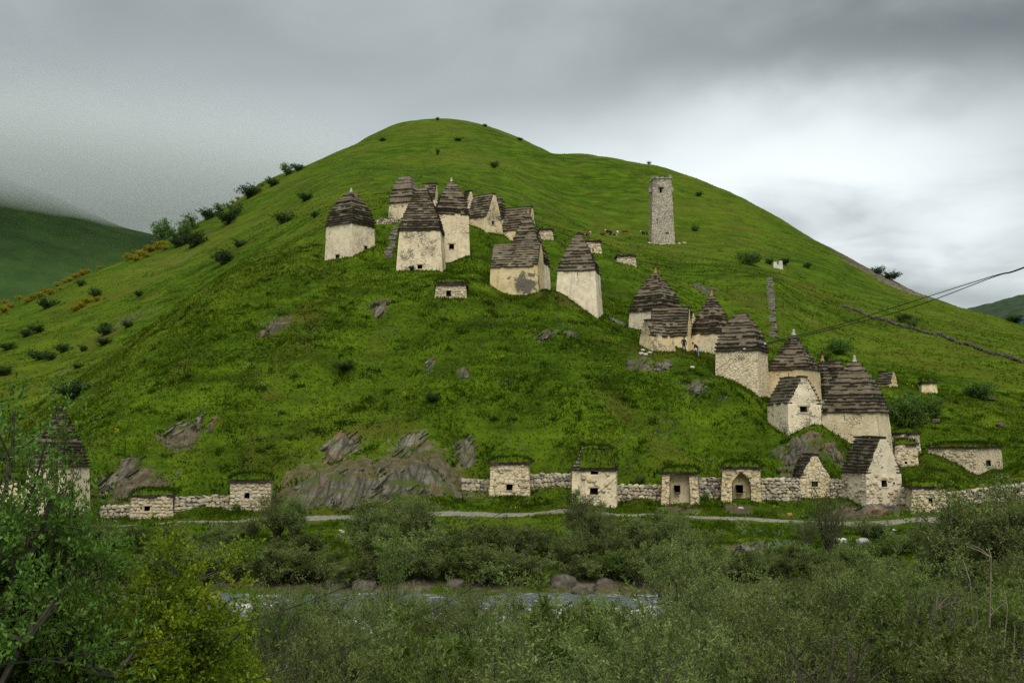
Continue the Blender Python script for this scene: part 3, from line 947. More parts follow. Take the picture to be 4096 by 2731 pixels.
def slab_row(mb, p0, p1, n, z, th, proj_, dep, rs, w0=0.55, tilt=0.05):
    """row of roofing slabs between p0 and p1 whose front edge overhangs by proj_ along n"""
    ln = (p1 - p0).length
    if ln < 0.05:
        return
    ex = (p1 - p0) / ln
    s = 0.0
    while s < ln - 1e-3:
        w = min(w0 * rs.uniform(0.65, 1.4), ln - s)
        if ln - s - w < 0.15:
            w = ln - s
        pr = proj_ + rs.uniform(-0.07, 0.06)
        if rs.random() < .05:
            s += w
            continue
        t = th * rs.uniform(0.75, 1.25)
        c = p0 + ex * (s + w / 2) + n * (pr - dep / 2)
        c = Vector((c.x, c.y, z + t / 2 + rs.uniform(-.025, .025) + 0.07 * mnoise.noise(Vector((c.x * .7, c.y * .7, z * .25)))))
        tl = tilt * rs.uniform(0.3, 1.6)
        e2 = (n * math.cos(tl) - UPV * math.sin(tl)) * dep / 2
        e3 = (UPV * math.cos(tl) + n * math.sin(tl)) * t / 2
        e1 = ex * (w / 2 * 0.99) + UPV * rs.uniform(-.012, .012)
        mb.box(c, e1, e2, e3, 0.012)
        s += w


def ring_course(root, c, eL, eR, ha, hb, z, hgt, rs, th, oh, name='slate_course'):
    """one course of a hipped roof: a stone ring with a crown of overhanging slabs at its foot"""
    mb = MB()
    ia, ib = max(ha - 0.05, 0.06), max(hb - 0.05, 0.06)
    mb.box(Vector((c.x, c.y, z + hgt / 2 + 0.01)), eL * ia, eR * ib, UPV * (hgt / 2 + 0.02), 0.02, 1)
    for (n, e, hn, he) in ((eL, eR, ha, hb), (-eL, eR, ha, hb), (eR, eL, hb, ha), (-eR, eL, hb, ha)):
        p0 = c + n * hn - e * (he + oh * 0.7); p1 = c + n * hn + e * (he + oh * 0.7)
        slab_row(mb, p0, p1, n, z, th, oh, min(0.55, hn + oh), rs)
    return mb.build(name, [M['slate'], M['riser']], root)


def make_finial(root, c, z, kind, rs):
    mb = MB()
    if kind == 'slab':
        for k in range(2):
            mb.box(Vector((c.x, c.y, z + 0.08 + 0.17 * k)), Vector((.32 - .1 * k, 0, 0)), Vector((0, .32 - .1 * k, 0)), UPV * 0.08, 0.03)
        return mb.build('finial', M['slate'], root)
    pts = [Vector((c.x, c.y, z - .1)), Vector((c.x, c.y, z + .1)), Vector((c.x, c.y, z + .2)), Vector((c.x + .02, c.y, z + .4)), Vector((c.x + .02, c.y, z + .56)), Vector((c.x, c.y, z + .64))]
    mb.tube(pts, [.28, .22, .16, .13, .13, .05], 7)
    for v in mb.v:
        v += mnoise.noise_vector(v * 4) * 0.03
    return mb.build('finial', M[kind], root)


def opening(root, C, e, n, a, s0, s1, z0, z1, name, depth=0.5):
    """recess behind a hole in a wall: four reveals and a dark back"""
    p = lambda s, d, z: Vector((C.x, C.y, z)) + e * (s * a) - n * d
    g = 0.03 / a
    mb = MB()
    s0 -= g; s1 += g; z0 -= .03; z1 += .03
    f, k = 0.10, depth
    mb.quad(p(s0, f, z0), p(s0, k, z0), p(s0, k, z1), p(s0, f, z1))
    mb.quad(p(s1, f, z0), p(s1, k, z0), p(s1, k, z1), p(s1, f, z1))
    mb.quad(p(s0, f, z0), p(s1, f, z0), p(s1, k, z0), p(s0, k, z0))
    mb.quad(p(s0, f, z1), p(s1, f, z1), p(s1, k, z1), p(s0, k, z1))
    mb.quad(p(s0, k, z0), p(s1, k, z0), p(s1, k, z1), p(s0, k, z1), 1)
    return mb.build(name, [M['mortar'], M['dark']], root)


def turf_cap(root, c, eL, eR, ha, hb, z, hh, rs, tilt=0.0, name='turf_roof'):
    """soft cushion of turf with grass blades on a slab roof"""
    mb = MB()
    n = 14
    g = []
    for j in range(n + 1):
        for i in range(n + 1):
            s, t = i / n * 2 - 1, j / n * 2 - 1
            k = (1 - s ** 6) * (1 - t ** 6)
            p = c + eL * (s * ha) + eR * (t * hb)
            zz = z - 0.03 + hh * k * (0.75 + 0.5 * mnoise.noise(Vector((p.x * 1.3, p.y * 1.3, 0)))) + tilt * t * hb
            g.append(Vector((p.x, p.y, zz)))
    mb.v += g
    for j in range(n):
        for i in range(n):
            a = j * (n + 1) + i
            mb.f.append((a, a + 1, a + n + 2, a + n + 1)); mb.m.append(0)
    for k in range(int(160 * ha * hb) + 40):
        q = rs.choice(g)
        q = q + Vector((rs.uniform(-.25, .25) * ha, rs.uniform(-.25, .25) * hb, -.02))
        for m in range(3):
            t = rs.uniform(0, 6.28); d = Vector((math.cos(t), math.sin(t), 0))
            hgt = rs.uniform(.14, .34)
            i0 = len(mb.v)
            mb.v += [q - d * .03, q + d * .03, q + Vector((rs.uniform(-.1, .1), rs.uniform(-.1, .1), hgt))]
            mb.f.append((i0, i0 + 1, i0 + 2)); mb.m.append(1)
    return mb.build(name, [M['ground'], M['turf']], root)


def build_house(h, idx):
    rs = random.Random(idx * 7 + 1)
    C, L, Rr, a, b = h['C'], h['L'], h['R'], h['a'], h['b_']
    zb, ze, zt, cen = h['zb'] - 2.2, h['ze'], h['zt'], h['cen']
    root = empty('stone_crypt', (C.x, C.y, h['zC']))
    tag(root, h['label'], 'crypt', 'stone crypts of the necropolis')
    bt = h['bat']
    mat = M[h['mat']] if h['mat'] in M else M['plaster_stone']
    up = lambda p, z: Vector((p.x, p.y, z))
    A, B, D = h['cA'], h['cB'], h['cA'] + Rr * b
    oC = -L - Rr; oA = L - Rr; oB = -L + Rr; oD = L + Rr
    k = bt * (ze - zb) / max(ze - h['zb'], 1.0)
    base = {0: up(C + oC * k, zb), 1: up(A + oA * k, zb), 2: up(B + oB * k, zb), 3: up(D + oD * k, zb)}
    top = {0: up(C, ze), 1: up(A, ze), 2: up(B, ze), 3: up(D, ze)}
    hl = {'L': [], 'R': []}
    al = math.atan2(C.x, C.y)
    zC3 = ze
    for (fc, px, py, wp, hp) in h['holes']:
        e = L if fc == 'L' else Rr
        ln = a if fc == 'L' else b
        Dc = C.y * CT + (ze - EYE) * ST

        def runx(x):
            kk = (x - CX) / F
            return (kk * Dc - C.x) / (e.x - kk * e.y * CT)
        s = sorted((runx(px - wp / 2), runx(px + wp / 2)))
        pm = C + e * (s[0] + s[1]) / 2
        z1 = at(px, py - hp / 2, pm.y).z; z0 = at(px, py + hp / 2, pm.y).z
        hl[fc].append((max(s[0] / ln, .02), min(s[1] / ln, .98), z0, min(z1, ze - 0.06)))
    niche = None
    if 'niche' in h:
        nx0, nx1, nys, nya, wx, wy, ww, wh = h['niche']
        Dc = C.y * CT + (ze - EYE) * ST
        rx = lambda x: (((x - CX) / F) * Dc - C.x) / (L.x - ((x - CX) / F) * L.y * CT)
        s0, s1 = sorted((rx(nx0) / a, rx(nx1) / a))
        zs, za = at(nx0, nys, C.y).z, at(nx0, nya, C.y).z
        sm = (s0 + s1) / 2
        if za - zs > 0.4:
            archz = lambda s: zs + (za - zs) * (1 - abs((s - sm) / ((s1 - s0) / 2)) ** 1.6)
        else:
            archz = lambda s: zs + (za - zs) * (1 - abs((s - sm) / ((s1 - s0) / 2)) ** 4)
        niche = (s0, s1, archz)
    mb = MB()
    # front/left face runs C -> A, right face C -> B
    if niche is None:
        wall_face(mb, base[0], base[1], top[0], top[1], hl['L'])
    else:
        s0, s1, archz = niche
        wall_face(mb, base[0], base[0].lerp(base[1], s0), top[0], top[0].lerp(top[1], s0), [])
        wall_face(mb, base[0].lerp(base[1], s1), base[1], top[0].lerp(top[1], s1), top[1], [])
        nn = 10; m2 = 4; i0 = len(mb.v)
        outn = Vector((L.y, -L.x, 0))
        if outn.y > 0: outn = -outn
        for j in range(m2 + 1):
            for i in range(nn + 1):
                s = s0 + (s1 - s0) * i / nn
                z = archz(s) + (ze - archz(s)) * j / m2
                kk = (z - zb) / (ze - zb)
                p = base[0].lerp(top[0], kk).lerp(base[1].lerp(top[1], kk), s); p.z = z
                mb.v.append(wob(p, .05))
        for j in range(m2):
            for i in range(nn):
                q = i0 + j * (nn + 1) + i
                mb.f.append((q, q + 1, q + nn + 2, q + nn + 1)); mb.m.append(0)
        nb = MB()                                  # the recess: vault, sides and plastered back with its window
        dpt = 0.75
        pt = lambda s, z, d: up(C + L * (a * s), z) - outn * d
        prof = [(s0, zb)] + [(s0 + (s1 - s0) * i / nn, archz(s0 + (s1 - s0) * i / nn)) for i in range(nn + 1)] + [(s1, zb)]
        for (sa, za_), (sb, zb_) in zip(prof[:-1], prof[1:]):
            nb.quad(pt(sa, za_, -bt * .6), pt(sb, zb_, -bt * .6), pt(sb, zb_, dpt), pt(sa, za_, dpt))
        _, _, _, _, wx, wy, ww, wh = h['niche']
        ws = sorted((rx(wx - ww / 2) / a, rx(wx + ww / 2) / a)); wz0, wz1 = at(wx, wy + wh / 2, C.y).z, at(wx, wy - wh / 2, C.y).z
        for (sa, sb, z0_, z1_) in ((s0, ws[0], zb, ze), (ws[1], s1, zb, ze), (ws[0], ws[1], zb, wz0), (ws[0], ws[1], wz1, ze)):
            nb.quad(pt(sa, z0_, dpt), pt(sb, z0_, dpt), pt(sb, z1_, dpt), pt(sa, z1_, dpt))
        ni = nb.build('niche', M['plaster_stained'], root)
        opening(root, C, L, outn, a, ws[0], ws[1], wz0, wz1, 'window_opening', 1.3)
    wall_face(mb, base[0], base[2], top[0], top[2], hl['R'])
    wall_face(mb, base[1], base[3], top[1], top[3], [], step=0.8)
    wall_face(mb, base[2], base[3], top[2], top[3], [], step=0.8)
    H_ = zt - ze
    gab = h['kind'] in ('gabL', 'gabR')
    if gab:
        # gable ends: over C-B and A-D when the ridge runs along L, over C-A and B-D when along R
        def gable(t0, t1, out):
            nz, ns = 9, 8
            i0 = len(mb.v)
            for j in range(nz + 1):
                t = j / nz
                wdt = 1 - (1 - 0.16) * t ** 1.12
                for i in range(ns + 1):
                    s = .5 + (i / ns - .5) * wdt * 0.93
                    p = t0.lerp(t1, s) + out * 0.05 * min(1, t * 3)
                    p.z = ze + (H_ - 0.10) * t
                    q = wob(p, .05)
                    if i in (0, ns):
                        q = q + (t1 - t0).normalized() * rs.uniform(-.07, .07)
                    mb.v.append(q)
            for j in range(nz):
                for i in range(ns):
                    q = i0 + j * (ns + 1) + i
                    mb.f.append((q, q + 1, q + ns + 2, q + ns + 1)); mb.m.append(0)
        if h['kind'] == 'gabL':
            gable(top[0], top[2], -L); gable(top[1], top[3], L)
        else:
            gable(top[0], top[1], -Rr); gable(top[2], top[3], Rr)
    wall = mb.build('wall', mat, root, smooth=True)
    if h.get('stain'):
        wall.data.materials[0] = M['plaster_black']
    for fc in 'LR':
        e = L if fc == 'L' else Rr
        n = Vector((e.y, -e.x, 0))
        if n.dot(cen - C) > 0: n = -n
        for (s0, s1, z0, z1) in hl[fc]:
            ln_ = a if fc == 'L' else b
            opening(root, C, e, n, ln_, s0, s1, z0, z1, 'window_opening' if (z1 - z0) < .75 else 'doorway')
            if (s1 - s0) * ln_ > .3 and z1 < ze - .2:
                for nm_, zz_, hh_ in (('lintel', z1 + .07, .075), ('sill', z0 - .05, .05)):
                    lb_ = MB()
                    bo_ = bt * max(0.0, (ze - zz_) / max(ze - h['zb'], 1.0))
                    lb_.box(up(C + e * ((s0 + s1) / 2 * ln_), zz_) + n * (bo_ - .03), e * ((s1 - s0) / 2 * ln_ + rs.uniform(.1, .22)), n * .09, UPV * hh_, .015)
                    lb_.build(nm_, M['palestone'], root)
    if h['rubble'] > 0:
        pale = h['mat'] != 'stone'
        amin = lambda q: min(q)
        hl2 = list(hl['L'])
        arch = None
        if niche:
            arch = lambda s, z: niche[0] - .05 < s < niche[1] + .05 and z < niche[2](min(max(s, niche[0]), niche[1])) + .15
        lowL = min(h['zC'], h['zA']) - .25; lowR = min(h['zC'], h['zB']) - .25
        kl = lambda i, z: base[i].lerp(top[i], (z - zb) / (ze - zb))
        nL = n_ = 0
        if a > 0.3 and abs(h['ph']) < R(75):
            # face vector must run so that its outward normal looks away from the house
            stones_on_face(wall, kl(1, zb), kl(0, zb), lowL, ze, top[1], top[0], [(1 - q[1], 1 - q[0], q[2], q[3]) for q in hl['L']], h['rubble'], pale, rs,
                           arch=(lambda s, z: arch(1 - s, z)) if arch else None, limit=200)
        if h['ph'] > R(15):
            stones_on_face(wall, kl(0, zb), kl(2, zb), lowR, ze, top[0], top[2], hl['R'], h['rubble'], pale, rs, limit=200)
    # roofs
    eL, eR = L, Rr
    n = max(5, int(round(h['n'] * .88)))
    if h['kind'] == 'pyr':
        cuts = [0.0]
        for i in range(n):
            cuts.append(cuts[-1] + rs.uniform(.72, 1.28))
        for i in range(n):
            t = cuts[i] / cuts[-1]
            st = H_ * (cuts[i + 1] - cuts[i]) / cuts[-1]
            sc = (h['top'] + (1 - h['top']) * (1 - t ** h['p'])) * rs.uniform(.985, 1.015)
            ra = rs.uniform(-.02, .02)
            jit = Vector((rs.uniform(-.03, .03), rs.uniform(-.03, .03), 0))
            ring_course(root, cen + jit, eL + eR * ra, eR - eL * ra, a / 2 * sc, b / 2 * sc, ze - 0.04 + H_ * t, st, rs, min(0.13, st * .34), h['oh'])
        sc = h['top']
        mb = MB()
        mb.box(Vector((cen.x, cen.y, ze + H_ + 0.02)), eL * (a / 2 * sc + .12), eR * (b / 2 * sc + .12), UPV * 0.06, 0.04)
        mb.build('cap_stone', M['slate'], root)
        if h['fin']:
            make_finial(root, cen, ze + H_ + .06, h['fin'], rs)
    elif gab:
        st = H_ / n
        ax, wx_, hl_, hw = (eL, eR, a / 2, b / 2) if h['kind'] == 'gabL' else (eR, eL, b / 2, a / 2)
        for i in range(n):
            t = i / n
            wd = (1 - (1 - 0.14) * t ** 1.12)
            z = ze - 0.04 + st * i
            mb = MB()
            mb.box(Vector((cen.x, cen.y, z + st / 2)), ax * (hl_ - 0.04), wx_ * max(hw * wd - .05, .05), UPV * (st / 2 + .02), 0.015, 1)
            for sg in (1, -1):
                nn_ = wx_ * sg
                p0 = cen + nn_ * (hw * wd) - ax * (hl_ + .02); p1 = cen + nn_ * (hw * wd) + ax * (hl_ + .02)
                slab_row(mb, p0, p1, nn_, z, min(.13, st * .34), h['oh'], min(.55, hw * wd + h['oh']), rs)
            mb.build('slate_course', [M['slate'], M['riser']], root)
        mb = MB()
        p0 = cen - ax * (hl_ + .1); p1 = cen + ax * (hl_ + .1)
        slab_row(mb, p0, p1, wx_, zt - .02, .14, .32, .64, rs, .6, 0.0)
        mb.build('ridge_course', M['slate'], root)
    elif h['kind'] == 'flat':
        z = ze
        nl = 2 if zt - ze > .3 else 1
        th = max(.1, (zt - ze) / nl * .8)
        for i in range(nl):
            ring_course(root, cen, eL, eR, a / 2 + .02 - .12 * i, b / 2 + .02 - .12 * i, z, th, rs, th * .8, .2, 'roof_slab_course')
            z += th
        if h['turf']:
            turf_cap(root, cen, eL, eR, a / 2 + .05, b / 2 + .05, z, .5, rs)
    elif h['kind'] == 'mound':
        z = ze
        for i, (sc, th) in enumerate(((1.0, .22), (.98, .2), (.88, .3), (.82, .28), (.76, .28), (.70, .28), (.64, .26))):
            ring_course(root, cen + eR * (0.1 * i), eL, eR, a / 2 * sc, b / 2 * sc, z, th, rs, .11, .14)
            z += th
        turf_cap(root, cen + eR * .55 - eL * .15, eL, eR, a / 2 * .66, b / 2 * .66, z - .05, .3, rs)
        turf_cap(root, cen - eR * (b / 2 * .68) - eL * .25, eL, eR, a / 2 * .78, .75, z - .85, .35, rs, 0.95, 'turf_slope')
    return root


def m_black(w):
    m_plaster(0.03, 0.10)(w)
    bs = [n for n in w.t.nodes if n.type == 'BSDF_PRINCIPLED'][0]
    old = bs.inputs['Base Color'].links[0].from_socket
    p = pos(w)
    c = STAIN_C
    dv = w.n('ShaderNodeVectorMath', {0: p, 1: tuple(c)}, operation='SUBTRACT').outputs[0]
    dv = w.n('ShaderNodeVectorMath', {0: dv, 1: (0.55, 0.3, 0.72)}, operation='MULTIPLY').outputs[0]
    ln = w.n('ShaderNodeVectorMath', {0: dv}, operation='LENGTH').outputs['Value']
    k = w.math('MULTIPLY_ADD', w.math('SUBTRACT', w.noise(p, 1.3, 6, 0.7, 0.6), 0.5), 3.4, ln)
    k = w.math('MULTIPLY', w.smooth(k, 1.05, 0.70), 0.9)
    w.t.links.new(w.mix(k, old, (0.10, 0.093, 0.08)), bs.inputs['Base Color'])


STAIN_C = at(2100, 1135, 133.0)
M['plaster_black'] = material('black_stained_plaster', m_black)
ROOTS = [build_house(h, i) for i, h in enumerate(H)]


# ------------------------------------------------------------------ dry stone walls
def dry_wall(i, x0, t0, b0, d0, x1, t1, b1, d1, label):
    rs = random.Random(100 + i)
    P0, P1 = at(x0, b0, d0), at(x1, b1, d1)
    T0, T1 = at(x0, t0, d0), at(x1, t1, d1)
    root = empty('dry_stone_wall', P0)
    tag(root, label, 'wall', 'dry stone walls of the necropolis')
    e = (Vector((P1.x, P1.y, 0)) - Vector((P0.x, P0.y, 0)))
    ln = e.length; e = e / ln
    n = Vector((e.y, -e.x, 0))
    mb = MB()
    k = max(2, int(ln / 0.5))
    for j in range(k):
        s0, s1 = j / k, (j + 1) / k
        a0, a1 = P0.lerp(P1, s0), P0.lerp(P1, s1)
        z0, z1 = T0.lerp(T1, s0).z, T0.lerp(T1, s1).z
        c = (a0 + a1) / 2; zt = (z0 + z1) / 2 - .1; zb = min(a0.z, a1.z) - 1.0
        mb.box(Vector((c.x, c.y, (zt + zb) / 2)) - n * .22, e * (ln / k / 2 * 1.0), n * .2, UPV * ((zt - zb) / 2), 0.0)
    core = mb.build('wall_core', M['mortar'], root)
    z = -0.25
    hgt = max(T0.z - P0.z, T1.z - P1.z)
    cnt = 0
    size = 0.40
    while z < hgt:
        h = rs.uniform(.6, .95) * size
        s = 0.0
        while s < ln - .08 and cnt < 280:
            w = min(rs.uniform(.6, 1.5) * size, ln - s)
            k = (s + w / 2) / ln
            zb = P0.z + (P1.z - P0.z) * k; ztp = T0.z + (T1.z - T0.z) * k
            zm = zb + z + h / 2
            if zm < ztp - .02 + rs.uniform(-.08, .08) and w > .12:
                p = Vector((P0.x, P0.y, 0)).lerp(Vector((P1.x, P1.y, 0)), k); p.z = zm
                put_stone(root, p + n * rs.uniform(-.06, .05) + UPV * rs.uniform(-.06, .06), e, n, w * .97, h * 1.0, rs.uniform(.24, .34), rs.random() < .35, rs); cnt += 1
            s += w
        z += h * .95
    # coping stones
    s = 0.0
    while s < ln - .1:
        w = min(rs.uniform(.35, .75), ln - s)
        k = (s + w / 2) / ln
        p = Vector((P0.x, P0.y, 0)).lerp(Vector((P1.x, P1.y, 0)), k); p.z = T0.z + (T1.z - T0.z) * k - .05
        put_stone(root, p - n * .2, e, n, w, .14, .55, False, rs)
        s += w
    return root


for i, wl in enumerate(WALLS):
    dry_wall(i, *wl)
# ------------------------------------------------------------------ where a pixel's ray meets the hillside
_YS = np.concatenate([np.linspace(60, 180, 900), np.geomspace(180.5, 640, 700)])


def hit(px, py, y0=60.0):
    d = ray(px, py)
    ys = _YS[_YS > y0]
    x = d.x / d.y * ys; z = EYE + d.z / d.y * ys
    t = tz(x, ys)
    i = np.argmax(t >= z)
    if t[i] < z[i]:
        i = int(np.argmin(z - t))
    return Vector((x[i], ys[i], t[i]))


def normal_at(x, y, e=0.8):
    z = tz_base([x - e, x + e, x, x], [y, y, y - e, y + e])
    return Vector((-(z[1] - z[0]) / (2 * e), -(z[3] - z[2]) / (2 * e), 1)).normalized()


# ------------------------------------------------------------------ path
def build_path():
    xs = np.arange(pp[0].x, pp[-1].x, 0.4)
    yc = np.interp(xs, [p.x for p in pp], [p.y for p in pp]) + fbm(xs * .12, xs * 0, 3) * 1.6
    offs = np.array([-1.05, -.8, -.5, 0, .5, .8, 1.05])
    lift = np.array([-.12, .03, .05, .06, .05, .03, -.12])
    X = np.repeat(xs[:, None], 7, 1); Y = yc[:, None] + offs[None] * (1 + 0.5 * fbm(xs * .5, xs * 0 + 5, 3))[:, None] + (fbm(X * .9, offs[None] + X * 0, 2)) * .5
    Z = tz(X, Y).reshape(X.shape) + lift[None]
    v = np.stack([X, Y, Z], -1).reshape(-1, 3)
    idx = np.arange(len(xs) * 7).reshape(-1, 7)
    f = np.stack([idx[:-1, :-1], idx[1:, :-1], idx[1:, 1:], idx[:-1, 1:]], -1).reshape(-1, 4)
    o = link('gravel_path', np_mesh('gravel_path', v, f, M['gravel']))
    tag(o, 'narrow pale gravel path below the crypts', 'path', kind='structure')


build_path()


# ------------------------------------------------------------------ river
def m_water(w):
    p = pos(w)
    sv = w.n('ShaderNodeVectorMath', {0: p, 1: (0.35, 1.1, 1.0)}, operation='MULTIPLY').outputs[0]
    a = w.noise(sv, 1.2, 5, 0.6, 0.8); b = w.noise(sv, 4.5, 5, 0.65, 0.5)
    foam = w.smooth(w.math('MULTIPLY_ADD', w.math('SUBTRACT', b, 0.5), 0.6, a), 0.58, 0.68)
    col = w.mix(w.math('MULTIPLY', foam, 0.75), (0.115, 0.135, 0.125), (0.55, 0.58, 0.57))
    principled(w, col, w.math('MULTIPLY_ADD', foam, 0.5, 0.18), w.math('ADD', a, b), 0.9, 0.25, 0.5)


M['water'] = material('river_water', m_water)


def build_river():
    xs = np.linspace(-75, 75, 300); ys = np.linspace(50.2, 63.2, 60)
    X, Y = np.meshgrid(xs, ys)
    Z = -2.12 + fbm(X * .5, Y * 1.2, 3) * .22 + fbm(X * 1.7, Y * 3, 2) * .08
    idx = np.arange(X.size).reshape(X.shape)
    f = np.stack([idx[:-1, :-1], idx[:-1, 1:], idx[1:, 1:], idx[1:, :-1]], -1).reshape(-1, 4)
    o = link('river', np_mesh('river', np.stack([X, Y, Z], -1).reshape(-1, 3), f, M['water']))
    tag(o, 'fast grey-green mountain river', 'river', kind='structure')


build_river()
M['cobble'] = material('pale_river_cobble', m_flat((0.26, 0.25, 0.23), (0.62, 0.60, 0.57), 0.9))
M['boulder'] = material('brown_grey_boulder', m_flat((0.04, 0.034, 0.026), (0.16, 0.135, 0.105), 3.5))


def rock_arrays(seed, sub=2):
    bm = bmesh.new()
    bmesh.ops.create_icosphere(bm, subdivisions=sub, radius=1.0)
    off = Vector((seed * 3.1, seed * 1.7, 0))
    for v in bm.verts:
        n = v.co.normalized()
        k = max(abs(n.x), abs(n.y), abs(n.z))
        v.co = n * (0.75 + 0.25 / k * 0.6 + 0.40 * mnoise.noise(n * 1.3 + off) + 0.22 * mnoise.noise(n * 3.1 + off) + 0.08 * mnoise.noise(n * 8 + off))
    vs = np.array([v.co[:] for v in bm.verts]); fs = np.array([[v.index for v in f.verts] for f in bm.faces])
    bm.free()
    return vs, fs


def build_cobbles():
    rs = np.random.RandomState(4)
    base = [rock_arrays(k, 1) for k in range(5)]
    V, Fc, off = [], [], 0
    for k in range(2600):
        x = rs.uniform(-32, 36); yy = 52.6 + rs.randn() * 1.5 + 0.8 * math.sin(x * .35) + (rs.rand() < .15) * rs.uniform(0, 5)
        if yy < 49 or yy > 60: continue
        s = rs.uniform(.07, .2) * (2.0 if rs.rand() < .06 else 1)
        vs, fs = base[rs.randint(5)]
        a = rs.uniform(0, 6.28); c, s_ = math.cos(a), math.sin(a)
        q = vs * [s * rs.uniform(.8, 1.3), s, s * .7]
        q = np.stack([q[:, 0] * c - q[:, 1] * s_, q[:, 0] * s_ + q[:, 1] * c, q[:, 2]], 1) + [x, yy, max(gz(x, yy), -2.2) + s * .3]
        V.append(q); Fc.append(fs + off); off += len(vs)
    o = link('river_cobbles', np_mesh('river_cobbles', np.concatenate(V), np.concatenate(Fc), M['cobble'], False))
    tag(o, 'pale rounded cobbles along the river shallows', 'cobbles', kind='stuff')


build_cobbles()


def boulder(px, py, Y, wm, hm, label, mat='boulder', seed=1, sink=.25, group=None, name='boulder', z=None):
    p = at(px, py, Y)
    zz = gz(p.x, p.y) if z is None else z
    vs, fs = rock_arrays(seed, 3)
    v = np.sign(vs) * np.abs(vs) ** .75 * [wm * .42, wm * .36, hm * .45]
    v[:, 2] -= v[:, 2].min() + hm * sink
    o = link(name, np_mesh(name, v, fs, M[mat], False), loc=(p.x, p.y, zz))
    tag(o, label, 'rock', group)
    return o


for k, (px, py, Y, w_, h_, lb) in enumerate([
        (1345, 2345, 63.2, 1.25, 1.1, 'square-topped brown boulder at the river edge'),
        (1455, 2350, 63, 1.6, .9, 'low dark boulder beside the square-topped one'),
        (1710, 2365, 62.6, .7, .5, 'small grey boulder at the waterline'),
        (1820, 2345, 63.2, 1.3, 1.0, 'grey boulder under the riverside shrubs'),
        (2260, 2335, 63.6, 2.0, 1.2, 'broad brown boulder in the far river bank'),
        (2335, 2365, 62.4, 1.7, .8, 'long wet boulder lying in the river edge'),
        (2420, 2345, 63.2, 1.3, 1.0, 'rounded dark boulder right of the wet one'),
        (1680, 2345, 63.6, .9, .7, 'brown boulder in shade under willow'),
        (3060, 2330, 63.4, 1.2, .8, 'grey boulder at the right river bank')]):
    boulder(px, py, Y, w_, h_, lb, seed=k + 1, group='boulders along the river', z=-2.1)
for k, (px, py, Y, w_, h_, lb, mt) in enumerate([
        (1368, 2115, 80, .5, .3, 'pale stone in the grass below the cliff', 'cobble'),
        (2712, 2095, 83.5, .35, .18, 'white stone beside the path', 'cobble'),
        (2962, 2008, 92.5, .6, .25, 'pale slab stone before the pointed niche', 'cobble'),
        (3158, 2020, 91.5, .55, .4, 'rusty brown stone on the trodden ground', 'lichen'),
        (3575, 2087, 82, .35, .25, 'white stone in the grass right of the path', 'cobble'),
        (3360, 2155, 75, 1.1, .6, 'pale boulder on the bank behind the spindly thorn', 'cobble'),
        (3450, 2158, 75, 1.0, .55, 'second pale boulder on the bank', 'cobble'),
        (3740, 1683, 129, 1.3, .7, 'heap-like brown rock beside the round bush', 'boulder'),
        (4000, 1700, 133, 1.2, .6, 'brown rock on the right slope', 'boulder'),
        (3960, 1610, 143, 1.6, .5, 'flat grey rock below the right-hand bush', 'boulder')]):
    boulder(px, py, Y, w_, h_, lb, mt, seed=k + 20)


# ------------------------------------------------------------------ cliff and outcrops of tilted strata
def rock_face(root, cx, cy, rx, ry, rs, name='rock_face'):
    n = int(max(rx, ry) * 2 / 0.16)
    n = min(max(n, 14), 120)
    gx = np.linspace(cx - rx, cx + rx, n); gy = np.linspace(cy - ry, cy + ry, n)
    X, Y = np.meshgrid(gx, gy)
    B = tz(X, Y).reshape(X.shape)
    r = np.sqrt(((X - cx) / rx) ** 2 + ((Y - cy) / ry) ** 2) + fbm(X * .6 + cx, Y * .6, 4) * 1.5
    m = np.clip((0.95 - r) / .35, -1, 1)
    m = np.minimum(m, (0.94 - np.sqrt(((X - cx) / rx) ** 2 + ((Y - cy) / ry) ** 2)) / .16)
    m = np.maximum(m, -1.5)
    d = X * .80 + Y * .2 - B * .56; e = X * .56 + B * .8
    st = np.abs(fbm(d * 1.6, e * .25, 4)) * 1.6 + fbm(d * .6, e * .15 + 7, 3) * 1.4
    off = m * .35 + st * .55 * np.clip(m, 0, 1) - .1
    Z = B + off
    Y2 = Y - np.clip(m, 0, 1) * np.clip(st, -.3, .6) * .22
    idx = np.arange(X.size).reshape(X.shape)
    f = np.stack([idx[:-1, :-1], idx[:-1, 1:], idx[1:, 1:], idx[1:, :-1]], -1).reshape(-1, 4)
    v = np.stack([X, Y2, Z], -1).reshape(-1, 3) - np.array(root.location)
    o = link(name, np_mesh(name, v, f, M['rock'], False), root)
    return o


